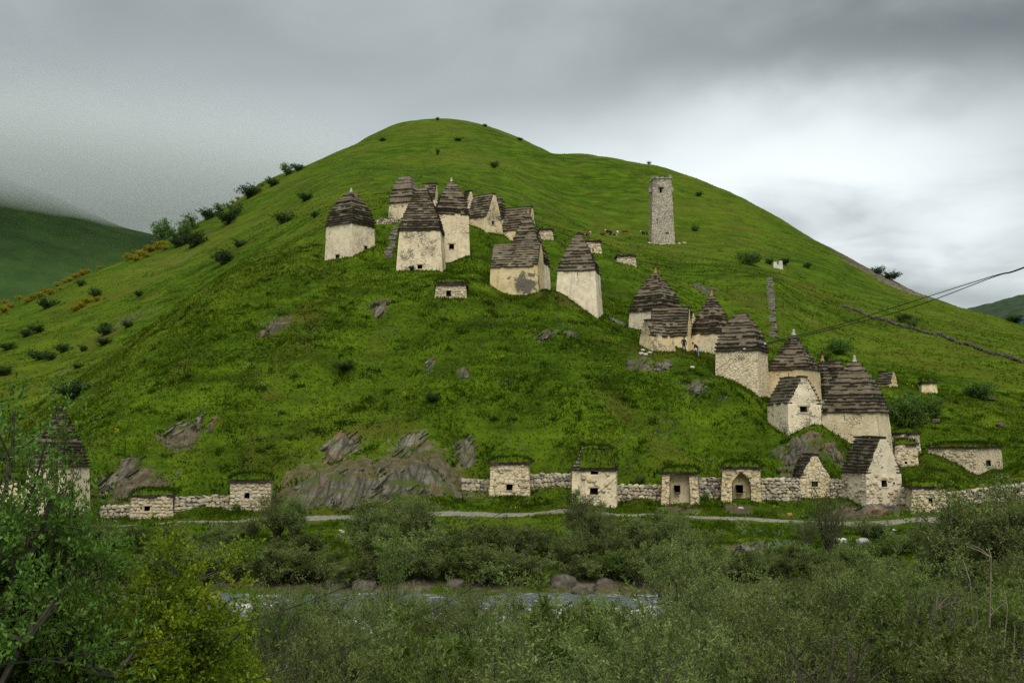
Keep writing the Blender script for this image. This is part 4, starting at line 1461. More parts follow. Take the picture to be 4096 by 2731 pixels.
def outcrop(px, py, spots, label, nslab, smin, smax, seed, name='rock_outcrop'):
    """spots: (px, py, rx m, ry m) rock faces; slabs of tilted strata are strewn over them"""
    rs = random.Random(seed)
    c = hit(px, py)
    root = empty(name, c)
    tag(root, label, 'rock outcrop')
    for (sx, sy, rx, ry) in spots:
        h = hit(sx, sy)
        rock_face(root, h.x, h.y, rx, ry, rs)
    for k in range(nslab):
        sx, sy, rx, ry = rs.choice(spots)
        h = hit(sx, sy)
        a, q = rs.uniform(0, 6.28), math.sqrt(rs.random()) * .9
        x, y = h.x + rx * q * math.cos(a), h.y + ry * q * math.sin(a)
        n = normal_at(x, y)
        rt = Vector((1, 0, 0)); rt = (rt - n * rt.dot(n)).normalized()
        upv = n.cross(rt)
        if upv.z < 0: upv = -upv
        e1 = (upv * rs.uniform(.8, .95) + rt * rs.uniform(.35, .65)).normalized()
        e2 = n.cross(e1)
        nn = (n + rt * rs.uniform(.1, .4)).normalized()
        l, w_, t = rs.uniform(smin, smax), rs.uniform(.10, .30), rs.uniform(.14, .32)
        mb = MB()
        p = Vector((x, y, gz(x, y))) + n * rs.uniform(-.1, .14)
        mb.box(p, e1 * l * .5, e2 * w_ * .5 + rt * .02, nn * t * .6, min(.09, l * .12))
        mb.build('rock_slab', M['rock'], root)
    return root


outcrop(1500, 1950, [(1270, 1960, 3.0, 3.4), (1400, 1950, 3.0, 4.2), (1520, 1940, 3.2, 3.8), (1640, 1930, 3.2, 3.4), (1740, 1930, 2.6, 3.0), (1360, 1790, 1.4, 2.6), (1860, 1820, 1.1, 1.6), (1640, 1780, 1.2, 1.2)],
        'grey cliff of steeply tilted rock layers rising from the path', 150, .8, 3.0, 1, 'rock_cliff')
outcrop(720, 1710, [(715, 1715, 1.2, 1.4)], 'dark pointed rock jutting from the grass left of the cliff', 16, .5, 1.6, 2)
outcrop(500, 1880, [(510, 1875, 1.2, 1.6), (440, 1930, .9, 1.1)], 'brown eroded rock patch above the dry stone wall by the leafy tree', 22, .5, 1.6, 3)
outcrop(1110, 1315, [(1105, 1316, 1.1, .8), (1050, 1345, .5, .4)], 'broken grey rock ledge high on the spur', 16, .4, 1.1, 4)
outcrop(1520, 1252, [(1520, 1252, .8, .8)], 'small fanned grey rock below the upper crypts', 10, .4, 1.1, 5)
outcrop(2200, 1345, [(2190, 1345, .9, .6), (2280, 1340, .8, .5)], 'brown rock ledge below the lone tall crypt', 14, .4, 1.2, 6)
outcrop(2570, 1460, [(2540, 1455, 1.1, 1.0), (2650, 1470, .9, .7)], 'dark rock bluff in the bank below the walkers', 24, .5, 1.5, 7)
outcrop(2790, 1560, [(2790, 1560, .8, 1.2)], 'brown rock scar below the large rough-walled crypt', 14, .4, 1.2, 8)
outcrop(3200, 1790, [(3205, 1775, 1.5, 1.6), (3250, 1755, 1.2, 1.2), (3120, 1810, 1.0, 1.0), (3330, 1800, 1.0, 1.2), (3170, 1840, .8, .8)], 'rock knoll under the crypt with the stepped gable', 46, .5, 1.6, 9)
outcrop(3500, 2045, [(3500, 2040, 2.0, 1.2), (3570, 2045, 1.6, 1.0)], 'dark bedrock step under the tall gabled crypt', 22, .4, 1.2, 10)
outcrop(1720, 1500, [(1725, 1450, .6, .7), (1850, 1500, .8, .7)], 'two small rocks in mid-slope turf', 8, .3, .8, 11)
outcrop(2460, 1290, [(2465, 1288, 1.2, .6)], 'flat grey rock right of the lone tall crypt', 8, .4, 1.0, 12)
outcrop(2810, 1160, [(2815, 1160, 2.0, 2.6)], 'grey scree rock patch on the hillside above the orange finial', 16, .6, 1.6, 13)
outcrop(3010, 2180, [(3010, 2190, 1.0, 1.0)], 'grey eroded bank face below the path', 14, .4, 1.2, 14)
outcrop(3560, 1125, [(3470, 1085, 10, 8), (3540, 1120, 12, 8), (3620, 1160, 10, 7)], 'bare brown scree scarp on the right skyline', 18, 1.5, 5.0, 15)
outcrop(840, 1720, [(850, 1700, .4, 1.6), (800, 1690, .3, .8)], 'two thin rock ribs in the turf right of the pointed rock', 12, .6, 1.5, 16)
for k, (px, py) in enumerate([(2572, 1405), (2583, 1420), (2565, 1418), (2600, 1415), (2770, 1472)]):
    h = hit(px, py)
    vs, fs = rock_arrays(40 + k, 2)
    o = link('loose_stone', np_mesh('loose_stone', vs * [.28, .24, .18], fs, M['finial'], False), loc=(h.x, h.y, h.z + .06))
    tag(o, 'pale loose stone on the grassy edge below the sagging crypt', 'rock', 'loose stones on the edge')


# ------------------------------------------------------------------ stone stairs
def stairs(px0, py0, px1, py1, nst, width, label, y0=60):
    a, b = hit(px0, py0, y0), hit(px1, py1, y0)
    root = empty('stone_stair', a)
    tag(root, label, 'stairs')
    rs = random.Random(nst)
    dr = Vector((b.x - a.x, b.y - a.y, 0)); ln = dr.length; dr /= ln
    sd = Vector((dr.y, -dr.x, 0))
    for k in range(nst):
        s = (k + .5) / nst
        x, y = a.x + (b.x - a.x) * s + rs.uniform(-.14, .14), a.y + (b.y - a.y) * s
        mb = MB()
        mb.box(Vector((x, y, gz(x, y) + .05)), (sd + dr * rs.uniform(-.12, .12)) * width / 2 * rs.uniform(.75, 1.1), dr * (ln / nst * rs.uniform(.28, .42)), UPV * .13, .06)
        mb.build('step', M['slab'], root)
    return root


M['slab'] = material('grey_step_stone', m_flat((0.09, 0.08, 0.06), (0.27, 0.24, 0.19), 3.0))
stairs(1551, 1034, 1583, 905, 17, 1.0, 'stone stair climbing between the bulging-roofed and steep-roofed crypts')
stairs(3093, 1348, 3078, 1112, 46, 1.25, 'long straight stone stair on the open hillside above the cables', 135)


# ------------------------------------------------------------------ watch tower
def m_tower(w):
    p = pos(w)
    vv = w.n('ShaderNodeVectorMath', {0: p, 1: (2.2, 2.2, 3.4)}, operation='MULTIPLY').outputs[0]
    vo = w.n('ShaderNodeTexVoronoi', {'Vector': vv, 'Scale': 1.0}, feature='F1')
    ed = w.n('ShaderNodeTexVoronoi', {'Vector': vv, 'Scale': 1.0}, feature='DISTANCE_TO_EDGE').outputs['Distance']
    big = w.noise(p, 0.22, 5, 0.65)
    rnd = w.n('ShaderNodeSeparateXYZ', {'Vector': vo.outputs['Color']}).outputs[0]
    col = w.ramp(rnd, [(0.0, (0.27, 0.24, 0.19)), (0.4, (0.50, 0.44, 0.33)), (0.8, (0.62, 0.55, 0.42)), (1.0, (0.36, 0.33, 0.28))])
    col = w.mix(w.math('MULTIPLY', w.smooth(big, 0.52, 0.68), 0.6), col, (0.16, 0.145, 0.12))
    col = w.mix(w.math('MULTIPLY', w.smooth(ed, 0.12, 0.0), 0.7), col, (0.10, 0.085, 0.06))
    principled(w, col, 0.95, w.math('ADD', w.smooth(ed, 0.0, 0.15), w.noise(p, 3.0, 4)), 0.8, 0.12, 0.15)


M['tower'] = material('tower_rubble', m_tower)


def build_tower():
    Y = 310.0
    p0, p1 = at(2604, 966, Y), at(2702, 970, Y)
    zb = min(p0.z, p1.z) - 3
    zt = at(2650, 712, Y).z
    q0, q1 = at(2613, 712, Y), at(2686, 712, Y)
    up = lambda p, z, dy=0: Vector((p.x, p.y + dy, z))
    D = 6.2
    root = empty('watch_tower', ((p0.x + p1.x) / 2, Y, p0.z))
    tag(root, 'tall tapering ruined stone watch tower standing alone on the hillside', 'tower')
    def hole(px, py, w_, h_):
        s0 = (px - w_ / 2 - 2606) / (2700 - 2606); s1 = (px + w_ / 2 - 2606) / (2700 - 2606)
        return (s0, s1, at(px, py + h_ / 2, Y).z, at(px, py - h_ / 2, Y).z)
    holes = [hole(2645, 757, 9, 22), hole(2628, 877, 5, 9), hole(2670, 932, 14, 6)]
    bi = .55
    mb = MB()
    b0, b1, t0, t1 = up(p0, zb), up(p1, zb), up(q0, zt, bi), up(q1, zt, bi)
    b2, b3, t2, t3 = up(p0, zb, D), up(p1, zb, D), up(q0, zt, D - bi), up(q1, zt, D - bi)
    wall_face(mb, b0, b1, t0, t1, holes, .08, .6)
    wall_face(mb, b0, b2, t0, t2, [], .08, .6); wall_face(mb, b1, b3, t1, t3, [], .08, .6); wall_face(mb, b2, b3, t2, t3, [], .08, .8)
    mb.build('wall', M['tower'], root, smooth=False)
    rs = random.Random(8)
    mb = MB()
    mb.quad(up(t0, zt - .3), up(t1, zt - .3), up(t3, zt - .3), up(t2, zt - .3)); mb.build('roof_deck', M['tower'], root)
    for (s0, s1) in ((t0, t1), (t0, t2), (t1, t3), (t2, t3)):       # broken parapet
        n = 7
        for k in range(n):
            p = s0.lerp(s1, (k + .5) / n)
            e = (s1 - s0) / n * .5
            h = rs.uniform(.1, .55) + (.35 if k in (0, n - 1) else 0)
            nb = MB(); nb.box(p + UPV * h / 2, e, Vector((-e.y, e.x, 0)).normalized() * .28, UPV * (h / 2 + .05), .05)
            nb.build('parapet_block', M['tower'], root)
    for (s, z, fr) in ((2645, 744, 1), (2606, 750, 0), (2692, 750, 0)):
        c = at(s, z, Y)
        nb = MB()
        if fr:
            nb.box(Vector((c.x, Y + .15, c.z)), Vector((.75, 0, 0)), Vector((0, .55, 0)), UPV * .35, .05)
        else:
            nb.box(Vector((c.x, Y + D / 2, c.z)), Vector((.45, 0, 0)), Vector((0, .8, 0)), UPV * .75, .06)
        nb.build('machicolation', M['tower'], root)
    for hh in holes:
        opening(root, Vector((b0.x + .3, Y + .3, 0)), Vector((1, 0, 0)), Vector((0, -1, 0)), (b1.x - b0.x - .6), hh[0], hh[1], hh[2], hh[3], 'window_opening', .9)
    for k in range(26):
        x = rs.uniform(p0.x - 1.5, p1.x + 3); y = Y - rs.uniform(.2, 2.0)
        put_stone(root, Vector((x, y, gz(x, y) + .1)), Vector((1, 0, 0)), Vector((0, -1, 0)), rs.uniform(.4, 1.0), rs.uniform(.25, .5), .5, True, rs)


build_tower()


# ------------------------------------------------------------------ long field wall, white ruin, far blue-roofed shed
def field_wall():
    pts = [hit(x, y, 120) for (x, y) in ((3372, 1228), (3450, 1256), (3560, 1292), (3640, 1316), (3700, 1332), (3800, 1362), (3900, 1392), (4000, 1423), (4096, 1452), (4300, 1512))]
    root = empty('field_wall', pts[0])
    tag(root, 'long tumbled stone field wall running down the right hillside', 'wall')
    rs = random.Random(5)
    mb = MB()
    for a, b in zip(pts[:-1], pts[1:]):
        ln = (b - a).length
        e = (b - a).normalized(); n = Vector((e.y, -e.x, 0)).normalized()
        for k in range(int(ln * 9)):
            s = rs.random()
            p = a.lerp(b, s)
            z = gz(p.x, p.y) + rs.uniform(-.1, .5)
            w_ = rs.uniform(.12, .32)
            mb.box(Vector((p.x, p.y, z)) + n * rs.uniform(-.3, .3), e * w_, n * rs.uniform(.12, .25), UPV * rs.uniform(.07, .16), .06)
    o = mb.build('tumbled_stones', M['boulder'], root)
    o['kind'] = 'stuff'


field_wall()


def white_ruin():
    c = at(3113, 1064, 275)
    z = gz(c.x, c.y)
    root = empty('white_ruin', (c.x, c.y, z))
    tag(root, 'broken whitewashed ruin with two jagged wall stumps high on the right hillside', 'ruin')
    for (dx, w_, h_) in ((-.85, .55, 1.5), (-.2, .5, .9), (.6, .75, 1.75)):
        mb = MB()
        mb.box(Vector((c.x + dx, c.y, z + h_ / 2 - .3)), Vector((w_ * .55, 0, 0)), Vector((0, .5, 0)), UPV * (h_ / 2 + .3), .16)
        mb.build('wall_stump', M['white'], root)


M['white'] = material('old_whitewash', m_flat((0.42, 0.38, 0.33), (0.72, 0.68, 0.62), 2.0))
white_ruin()


# ------------------------------------------------------------------ far hills
def far_hill(name, label, sky_, Yr, Yb, mat, bump, seed, nx=160, ny=50, xlo=None, xhi=None):
    """sky_: skyline pixels (px, py); ridge stands Yr metres ahead, foot at Yb"""
    xs = np.linspace(xlo or sky_[0][0], xhi or sky_[-1][0], nx)
    ysk = np.interp(xs, [s[0] for s in sky_], [s[1] for s in sky_])
    V = []
    for j in range(ny):
        t = j / (ny - 1)
        Y = Yb + (Yr - Yb) * min(t / .7, 1) + max(t - .7, 0) / .3 * (Yr - Yb) * .8
        k = math.sin(min(t / .7, 1) * math.pi / 2) ** 1.2 if t <= .7 else max(0.0, math.cos((t - .7) / .3 * math.pi / 2)) ** .8
        for x, yy in zip(xs, ysk):
            top = at(x, yy, Yr)
            V.append((top.x / Yr * Y if False else top.x + (Y - Yr) * top.x / Yr * .3, Y, -20 + (top.z + 20) * k))
    V = np.array(V)
    V[:, 2] += fbm(V[:, 0] * bump[0] + seed, V[:, 1] * bump[0], 4) * bump[1]
    idx = np.arange(nx * ny).reshape(ny, nx)
    f = np.stack([idx[:-1, :-1], idx[:-1, 1:], idx[1:, 1:], idx[1:, :-1]], -1).reshape(-1, 4)
    o = link(name, np_mesh(name, V, f, mat, True, {'bare': np.zeros(len(V))}))
    tag(o, label, 'hill', kind='structure')


def m_farhill(w):
    p = pos(w)
    a = w.noise(p, 0.004, 5, 0.6, 0.6); b = w.noise(p, 0.03, 6, 0.65)
    f = w.math('ADD', w.math('MULTIPLY', a, 0.6), w.math('MULTIPLY', b, 0.4))
    principled(w, w.ramp(f, [(0.35, (0.016, 0.032, 0.010)), (0.52, (0.032, 0.066, 0.014)), (0.68, (0.055, 0.10, 0.022))]), 0.95, b, 0.8, 4.0, 0.1)


M['farhill'] = material('far_meadow', m_farhill)
M['forest'] = material('far_forest', m_flat((0.010, 0.022, 0.008), (0.038, 0.068, 0.022), 0.09))
far_hill('misty_hill', 'dark green hill on the left whose top vanishes in cloud', [(-2600, 300), (-1200, 480), (-400, 610), (0, 700), (200, 790), (400, 875), (520, 925), (600, 952), (700, 975), (1000, 1040), (1600, 1200)], 1500, 760, M['farhill'], (.012, 10), 3)
far_hill('wooded_hill', 'distant wooded hill on the right skyline', [(3500, 1400), (3700, 1320), (3860, 1245), (3900, 1228), (3960, 1212), (4030, 1196), (4096, 1182), (4300, 1150), (4800, 1100), (5600, 1150)], 1250, 800, M['forest'], (.06, 7), 8)
far_hill('dark_wooded_hill', 'nearer dark wooded slope at the right edge', [(3700, 1420), (3850, 1350), (3940, 1280), (3990, 1252), (4050, 1232), (4096, 1216), (4300, 1170), (4800, 1120), (5600, 1200)], 850, 560, M['forest'], (.09, 5), 2)


def shed():
    c = at(4092, 1297, 520)
    z = c.z - 1.0
    root = empty('blue_shed', (c.x, c.y, z))
    tag(root, 'bright blue shed just visible behind the right skyline', 'shed')
    mb = MB(); mb.box(Vector((c.x + 1.2, c.y, z + 1.6)), Vector((3, 0, 0)), Vector((0, 2, 0)), UPV * 1.7); mb.build('wall', M['blue'], root)
    mb = MB()
    mb.quad(Vector((c.x - 2, c.y - 2.3, z + 3.2)), Vector((c.x + 4.5, c.y - 2.3, z + 3.2)), Vector((c.x + 4.5, c.y + .3, z + 4.2)), Vector((c.x - 2, c.y + .3, z + 4.2)))
    mb.quad(Vector((c.x - 2, c.y + 2.3, z + 3.2)), Vector((c.x + 4.5, c.y + 2.3, z + 3.2)), Vector((c.x + 4.5, c.y + .3, z + 4.2)), Vector((c.x - 2, c.y + .3, z + 4.2)))
    mb.build('roof', M['blue'], root)


M['blue'] = material('blue_sheet_metal', m_flat((0.01, 0.04, 0.25), (0.02, 0.07, 0.36), 0.5, 0.5))
shed()
# ------------------------------------------------------------------ grass
def in_house(x, y, grow=0.15):
    m = np.zeros(len(x), bool)
    for h in H:
        c = h['cen']
        dx, dy = x - c.x, y - c.y
        m |= (np.abs(dx * h['L'].x + dy * h['L'].y) < h['a'] / 2 + grow) & (np.abs(dx * h['R'].x + dy * h['R'].y) < h['b_'] / 2 + grow)
    return m


def build_grass():
    rs = np.random.RandomState(21)
    XS, YS, HS, TS, WS_ = [], [], [], [], []

    def zone(y0, y1, n, h0, h1, w0, umax=.54, keep=0.45):
        y = rs.uniform(y0, y1, n * 2); u = rs.uniform(-umax, umax, n * 2); x = u * y
        patch = fbm(x * .35, y * .35, 4) + .35 * fbm(x * 1.6 + 50, y * 1.6, 2)
        ok = rs.rand(n * 2) < np.clip(.5 + patch * 2.6, keep * .5, 1)
        ok &= ~in_house(x, y) & ((bare_at(x, y) + fbm(x, y, 3) * .9 < .45) | (rs.rand(n * 2) < .10))
        x, y, patch = x[ok][:n], y[ok][:n], patch[ok][:n]
        hh = rs.uniform(h0, h1, len(x)) * np.clip(1 + patch * 1.4, .6, 1.7)
        XS.append(x); YS.append(y); HS.append(hh); WS_.append(np.full(len(x), w0))
        TS.append(np.clip(.45 + fbm(x * .22 + 9, y * .22, 3) * .9 + rs.randn(len(x)) * .2, 0, .94))
    zone(20, 50.5, 26000, .18, .5, .05)
    zone(63, 88, 62000, .10, .26, .05)
    zone(88, 150, 215000, .10, .28, .065, keep=1.3)
    zone(150, 260, 60000, .14, .32, .10, keep=1.0)
    zone(260, 560, 30000, .16, .3, .16, keep=1.0)
    # dark cushions, pale leafy herbs, white and yellow flowers in clumps
    for (n, y0, y1, sp, cnt, t0, t1, h0, h1) in ((900, 90, 150, .34, 26, 0, .08, .2, .5), (110, 150, 330, .6, 16, 0, .08, .25, .55), (130, 90, 150, .5, 16, .96, .985, .1, .25),
                                            (60, 90, 150, .35, 9, .993, 1, .10, .25), (60, 64, 86, .5, 20, .96, .985, .15, .4), (90, 64, 86, .4, 24, 0, .1, .2, .5)):
        y = rs.uniform(y0, y1, n); x = rs.uniform(-.5, .5, n) * y
        for xx, yy in zip(x, y):
            k = rs.randint(cnt // 2, cnt)
            s = sp * rs.uniform(.5, 1.4)
            px_, py_ = xx + rs.randn(k) * s, yy + rs.randn(k) * s * .7
            ok = ~in_house(px_, py_, .3)
            px_, py_ = px_[ok], py_[ok]
            XS.append(px_); YS.append(py_); HS.append(rs.uniform(h0, h1, len(px_))); TS.append(rs.uniform(t0, t1, len(px_))); WS_.append(np.full(len(px_), .09))
    for h in H:            # rank weeds along the feet of the walls
        for (c0, c1) in ((h['C'], h['cA']), (h['C'], h['cB'])):
            ln = (c1 - c0).length
            if ln < .5: continue
            k = int(ln * 16)
            t = rs.rand(k)
            e = (c1 - c0) / ln; n_ = Vector((e.y, -e.x, 0))
            if n_.dot(h['cen'] - c0) > 0: n_ = -n_
            o_ = h['bat'] + .05 + np.abs(rs.randn(k)) * .22
            XS.append(c0.x + (c1.x - c0.x) * t + n_.x * o_); YS.append(c0.y + (c1.y - c0.y) * t + n_.y * o_)
            HS.append(rs.uniform(.12, .42, k)); TS.append(np.clip(.3 + rs.randn(k) * .22, 0, .9)); WS_.append(np.full(k, .06))
    x, y, hh, tt, ww = map(np.concatenate, (XS, YS, HS, TS, WS_))
    z = tz(x, y) - .04
    n = len(x)
    nb = 2
    V = np.zeros((n, nb, 3, 3), np.float32)
    for k in range(nb):
        a = rs.uniform(0, 6.28, n)
        dx, dy = np.cos(a) * ww * rs.uniform(.6, 1.3, n), np.sin(a) * ww * rs.uniform(.6, 1.3, n)
        ox, oy = rs.randn(n) * ww * 1.1, rs.randn(n) * ww * 1.1
        lx, ly = rs.randn(n) * hh * .45, rs.randn(n) * hh * .45
        V[:, k, 0] = np.stack([x + ox - dx, y + oy - dy, z], 1)
        V[:, k, 1] = np.stack([x + ox + dx, y + oy + dy, z], 1)
        V[:, k, 2] = np.stack([x + ox + lx, y + oy + ly, z + hh * rs.uniform(.6, 1.1, n)], 1)
    f = np.arange(n * nb * 3).reshape(-1, 3)
    me = np_mesh('grass', V.reshape(-1, 3), f, M['turf'], False, {'tint': np.repeat(tt, nb * 3)})
    o = link('grass', me)
    tag(o, 'tufted meadow grass with herbs and small flowers', 'grass', kind='stuff')


build_grass()


# ------------------------------------------------------------------ shrubs and trees
def leaves(pos_, dirs, length, width, rs):
    """rhombic leaf blades at pos_ pointing along dirs"""
    n = len(pos_)
    side = np.cross(dirs, rs.randn(n, 3)); side /= np.linalg.norm(side, axis=1, keepdims=True) + 1e-9
    L_ = (length * rs.uniform(.7, 1.3, n))[:, None]; W_ = (width * rs.uniform(.7, 1.3, n))[:, None]
    droop = np.zeros((n, 3)); droop[:, 2] = -0.12
    a = pos_; m = pos_ + dirs * L_ * .5; t = pos_ + (dirs + droop) * L_
    return np.stack([a, m + side * W_ * .5, t, m - side * W_ * .5], 1)


def unit(v):
    return v / (np.linalg.norm(v, axis=1, keepdims=True) + 1e-9)


def shrub_mesh(seed, leafmat, height=1.0, spread=.5, nlimb=7, nsprig=420, per=12, sprig=.16, leaf=(.035, .010), openness=.35, barkmat='bark', upright=.5, trunk=0.0, rad=.012, clump=.07, leader=False):
    """unit-high shrub: (stem mesh, foliage mesh). Limbs fork from the base; sprigs of leaves sit along their outer halves"""
    rs = np.random.RandomState(seed)
    mb = MB()
    limbs = []
    for k in range(nlimb):
        a = 2 * math.pi * (k + rs.uniform(-.4, .4)) / nlimb if not leader else k * 2.4
        out = spread * rs.uniform(.35, 1.0); hgt = height * rs.uniform(.62, 1.0) * (1 - .3 * (out / spread) ** 2)
        if leader:
            out = spread * (k + .5) / nlimb; hgt = height * (1 - .55 * (out / spread) ** 1.2) * rs.uniform(.9, 1.04)
        p0 = np.array([rs.uniform(-.04, .04), rs.uniform(-.04, .04), trunk * .8]); p3 = np.array([math.cos(a) * out, math.sin(a) * out, hgt])
        pm = p0 * .5 + p3 * .5 + np.array([math.cos(a) * out * (.1 - .35 * upright), math.sin(a) * out * (.1 - .35 * upright), .12 * height])
        ts = np.linspace(0, 1, 7)[:, None]
        c = (1 - ts) ** 2 * p0 + 2 * ts * (1 - ts) * pm + ts ** 2 * p3 + rs.randn(7, 3) * .015
        limbs.append(c)
        mb.tube([Vector(q) for q in c], [rad * (1 - .8 * t) + .002 for t in ts[:, 0]], 4)
        for j in range(9 if leader else 5):        # side twigs
            i = rs.randint(2, 6)
            d = unit(rs.randn(1, 3))[0]; d[2] = abs(d[2]) * .7 + .15
            L_ = rs.uniform(.14, .34) * spread / .5
            e = c[i] + d * L_
            q = np.stack([c[i], (c[i] + e) / 2 + rs.randn(3) * .02, e])
            mb.tube([Vector(v) for v in q], [rad * .4, rad * .25, .0015], 3)
            limbs.append(np.concatenate([q, q[-1:] + d * .03]))
    if trunk:
        mb.tube([Vector((0, 0, -.15)), Vector((.01, 0, trunk * .5)), Vector((0, .01, trunk))], [rad * 1.7, rad * 1.4, rad * 1.2], 7)
    P, D = [], []
    tips = []
    for c in limbs:
        n = len(c)
        for t in np.linspace(max(openness, .15), 1, 2 if n < 7 else 4):
            t *= n - 1
            i = int(min(t, n - 2)); tips.append(c[i] * (1 - (t - i)) + c[i + 1] * (t - i))
    tips = np.array(tips)
    wts = rs.uniform(.15, 1, len(tips)) ** (1.5 if not leader else .6); wts /= wts.sum()      # some clumps are full, others thin
    pick = rs.choice(len(tips), nsprig, p=wts)
    for s in range(nsprig):
        cc = tips[pick[s]]
        if rs.rand() < .8:
            d0 = rs.randn(3); d0[2] = abs(d0[2]) * .9; d0 /= np.linalg.norm(d0)
            b = cc + d0 * clump * rs.uniform(.1, 1)
            d = d0 * .8 + rs.randn(3) * .35 + np.array([0, 0, .35]); d /= np.linalg.norm(d)
            L_ = sprig * rs.uniform(.5, 1.2)
            tt = rs.uniform(0, 1, per)[:, None]
            P.append(b + d * L_ * tt + rs.randn(per, 3) * sprig * .04); D.append(unit(d[None] * .9 + rs.randn(per, 3) * .55))
            continue
        c = limbs[rs.randint(len(limbs))]
        n = len(c)
        t = rs.uniform(openness, 1) * (n - 1)
        i = int(min(t, n - 2)); b = c[i] * (1 - (t - i)) + c[i + 1] * (t - i)
        outd = np.array([b[0], b[1], 0.0]); outd /= np.linalg.norm(outd) + .05
        d = outd * .5 + rs.randn(3) * .55 + np.array([0, 0, .55])
        d /= np.linalg.norm(d)
        L_ = sprig * rs.uniform(.5, 1.3)
        tt = rs.uniform(0, 1, per)[:, None]
        pts = b + d * L_ * tt + rs.randn(per, 3) * sprig * .05
        dv = unit(d[None] * .8 + rs.randn(per, 3) * .6)
        P.append(pts); D.append(dv)
    q = leaves(np.concatenate(P), np.concatenate(D), leaf[0], leaf[1], rs)
    fm = np_mesh('foliage', q.reshape(-1, 3), np.arange(len(q) * 4).reshape(-1, 4), M[leafmat], False)
    o = mb.build('stems', M[barkmat]); sm = o.data
    bpy.data.objects.remove(o)
    return sm, fm


KIND = {}
for i in range(4):
    KIND['buck%d' % i] = shrub_mesh(10 + i, 'buck', spread=.62, nlimb=9, nsprig=800, per=13, sprig=.10, leaf=(.045, .014), openness=.3, upright=.3)
for i in range(2):
    KIND['willow%d' % i] = shrub_mesh(20 + i, 'willow', spread=.5, nlimb=10, nsprig=800, per=13, sprig=.10, leaf=(.042, .014), openness=.2, upright=.7)
for i in range(3):
    KIND['near%d' % i] = shrub_mesh(30 + i, 'buck', spread=.7, nlimb=10, nsprig=1250, per=14, sprig=.085, leaf=(.024, .0072), clump=.085, openness=.3, upright=.2)
for i in range(2):
    KIND['tree%d' % i] = shrub_mesh(40 + i, 'buck', spread=.5, nlimb=14, nsprig=1900, per=13, sprig=.11, leaf=(.026, .008), openness=.2, upright=.5, trunk=.12, rad=.018)
KIND['spindly'] = shrub_mesh(50, 'willow', spread=.42, nlimb=16, nsprig=330, per=9, sprig=.12, leaf=(.022, .007), openness=.3, upright=.6)
for i in range(3):
    KIND['dark%d' % i] = shrub_mesh(60 + i, 'dkbush', spread=.7, nlimb=12, nsprig=520, per=9, sprig=.14, leaf=(.07, .035), openness=.0, upright=.0, clump=.13)
for i in range(2):
    KIND['green%d' % i] = shrub_mesh(64 + i, 'ash', spread=.6, nlimb=9, nsprig=420, per=10, sprig=.17, leaf=(.06, .03), openness=.15, upright=.1)
KIND['fresh'] = shrub_mesh(95, 'ash', spread=.6, nlimb=10, nsprig=1100, per=12, sprig=.09, leaf=(.024, .011), openness=.15, upright=.3)
for i in range(2):
    KIND['broom%d' % i] = shrub_mesh(70 + i, 'broom', spread=1.0, nlimb=12, nsprig=420, per=9, sprig=.15, leaf=(.09, .05), openness=.0, upright=.0, clump=.12)


def shrub(kind, x, y, z, h, w=1.0, rot=None, label='', cat='shrub', group=None, name='shrub', rs=random):
    sm, fm = KIND[kind]
    if name == 'shrub':
        name = {'b': 'sea_buckthorn', 'n': 'sea_buckthorn', 't': 'sea_buckthorn', 'w': 'willow_bush', 's': 'thorn_bush', 'd': 'juniper_bush', 'g': 'green_bush', 'f': 'green_bush'}[kind[0]]
    root = empty(name, (x, y, z))
    tag(root, label, cat, group)
    root.rotation_euler = (0, 0, rs.uniform(0, 6.28) if rot is None else rot)
    root.scale = (h * w, h * w, h)
    link('stems', sm, root); link('foliage', fm, root)
    return root


RS = random.Random(77)
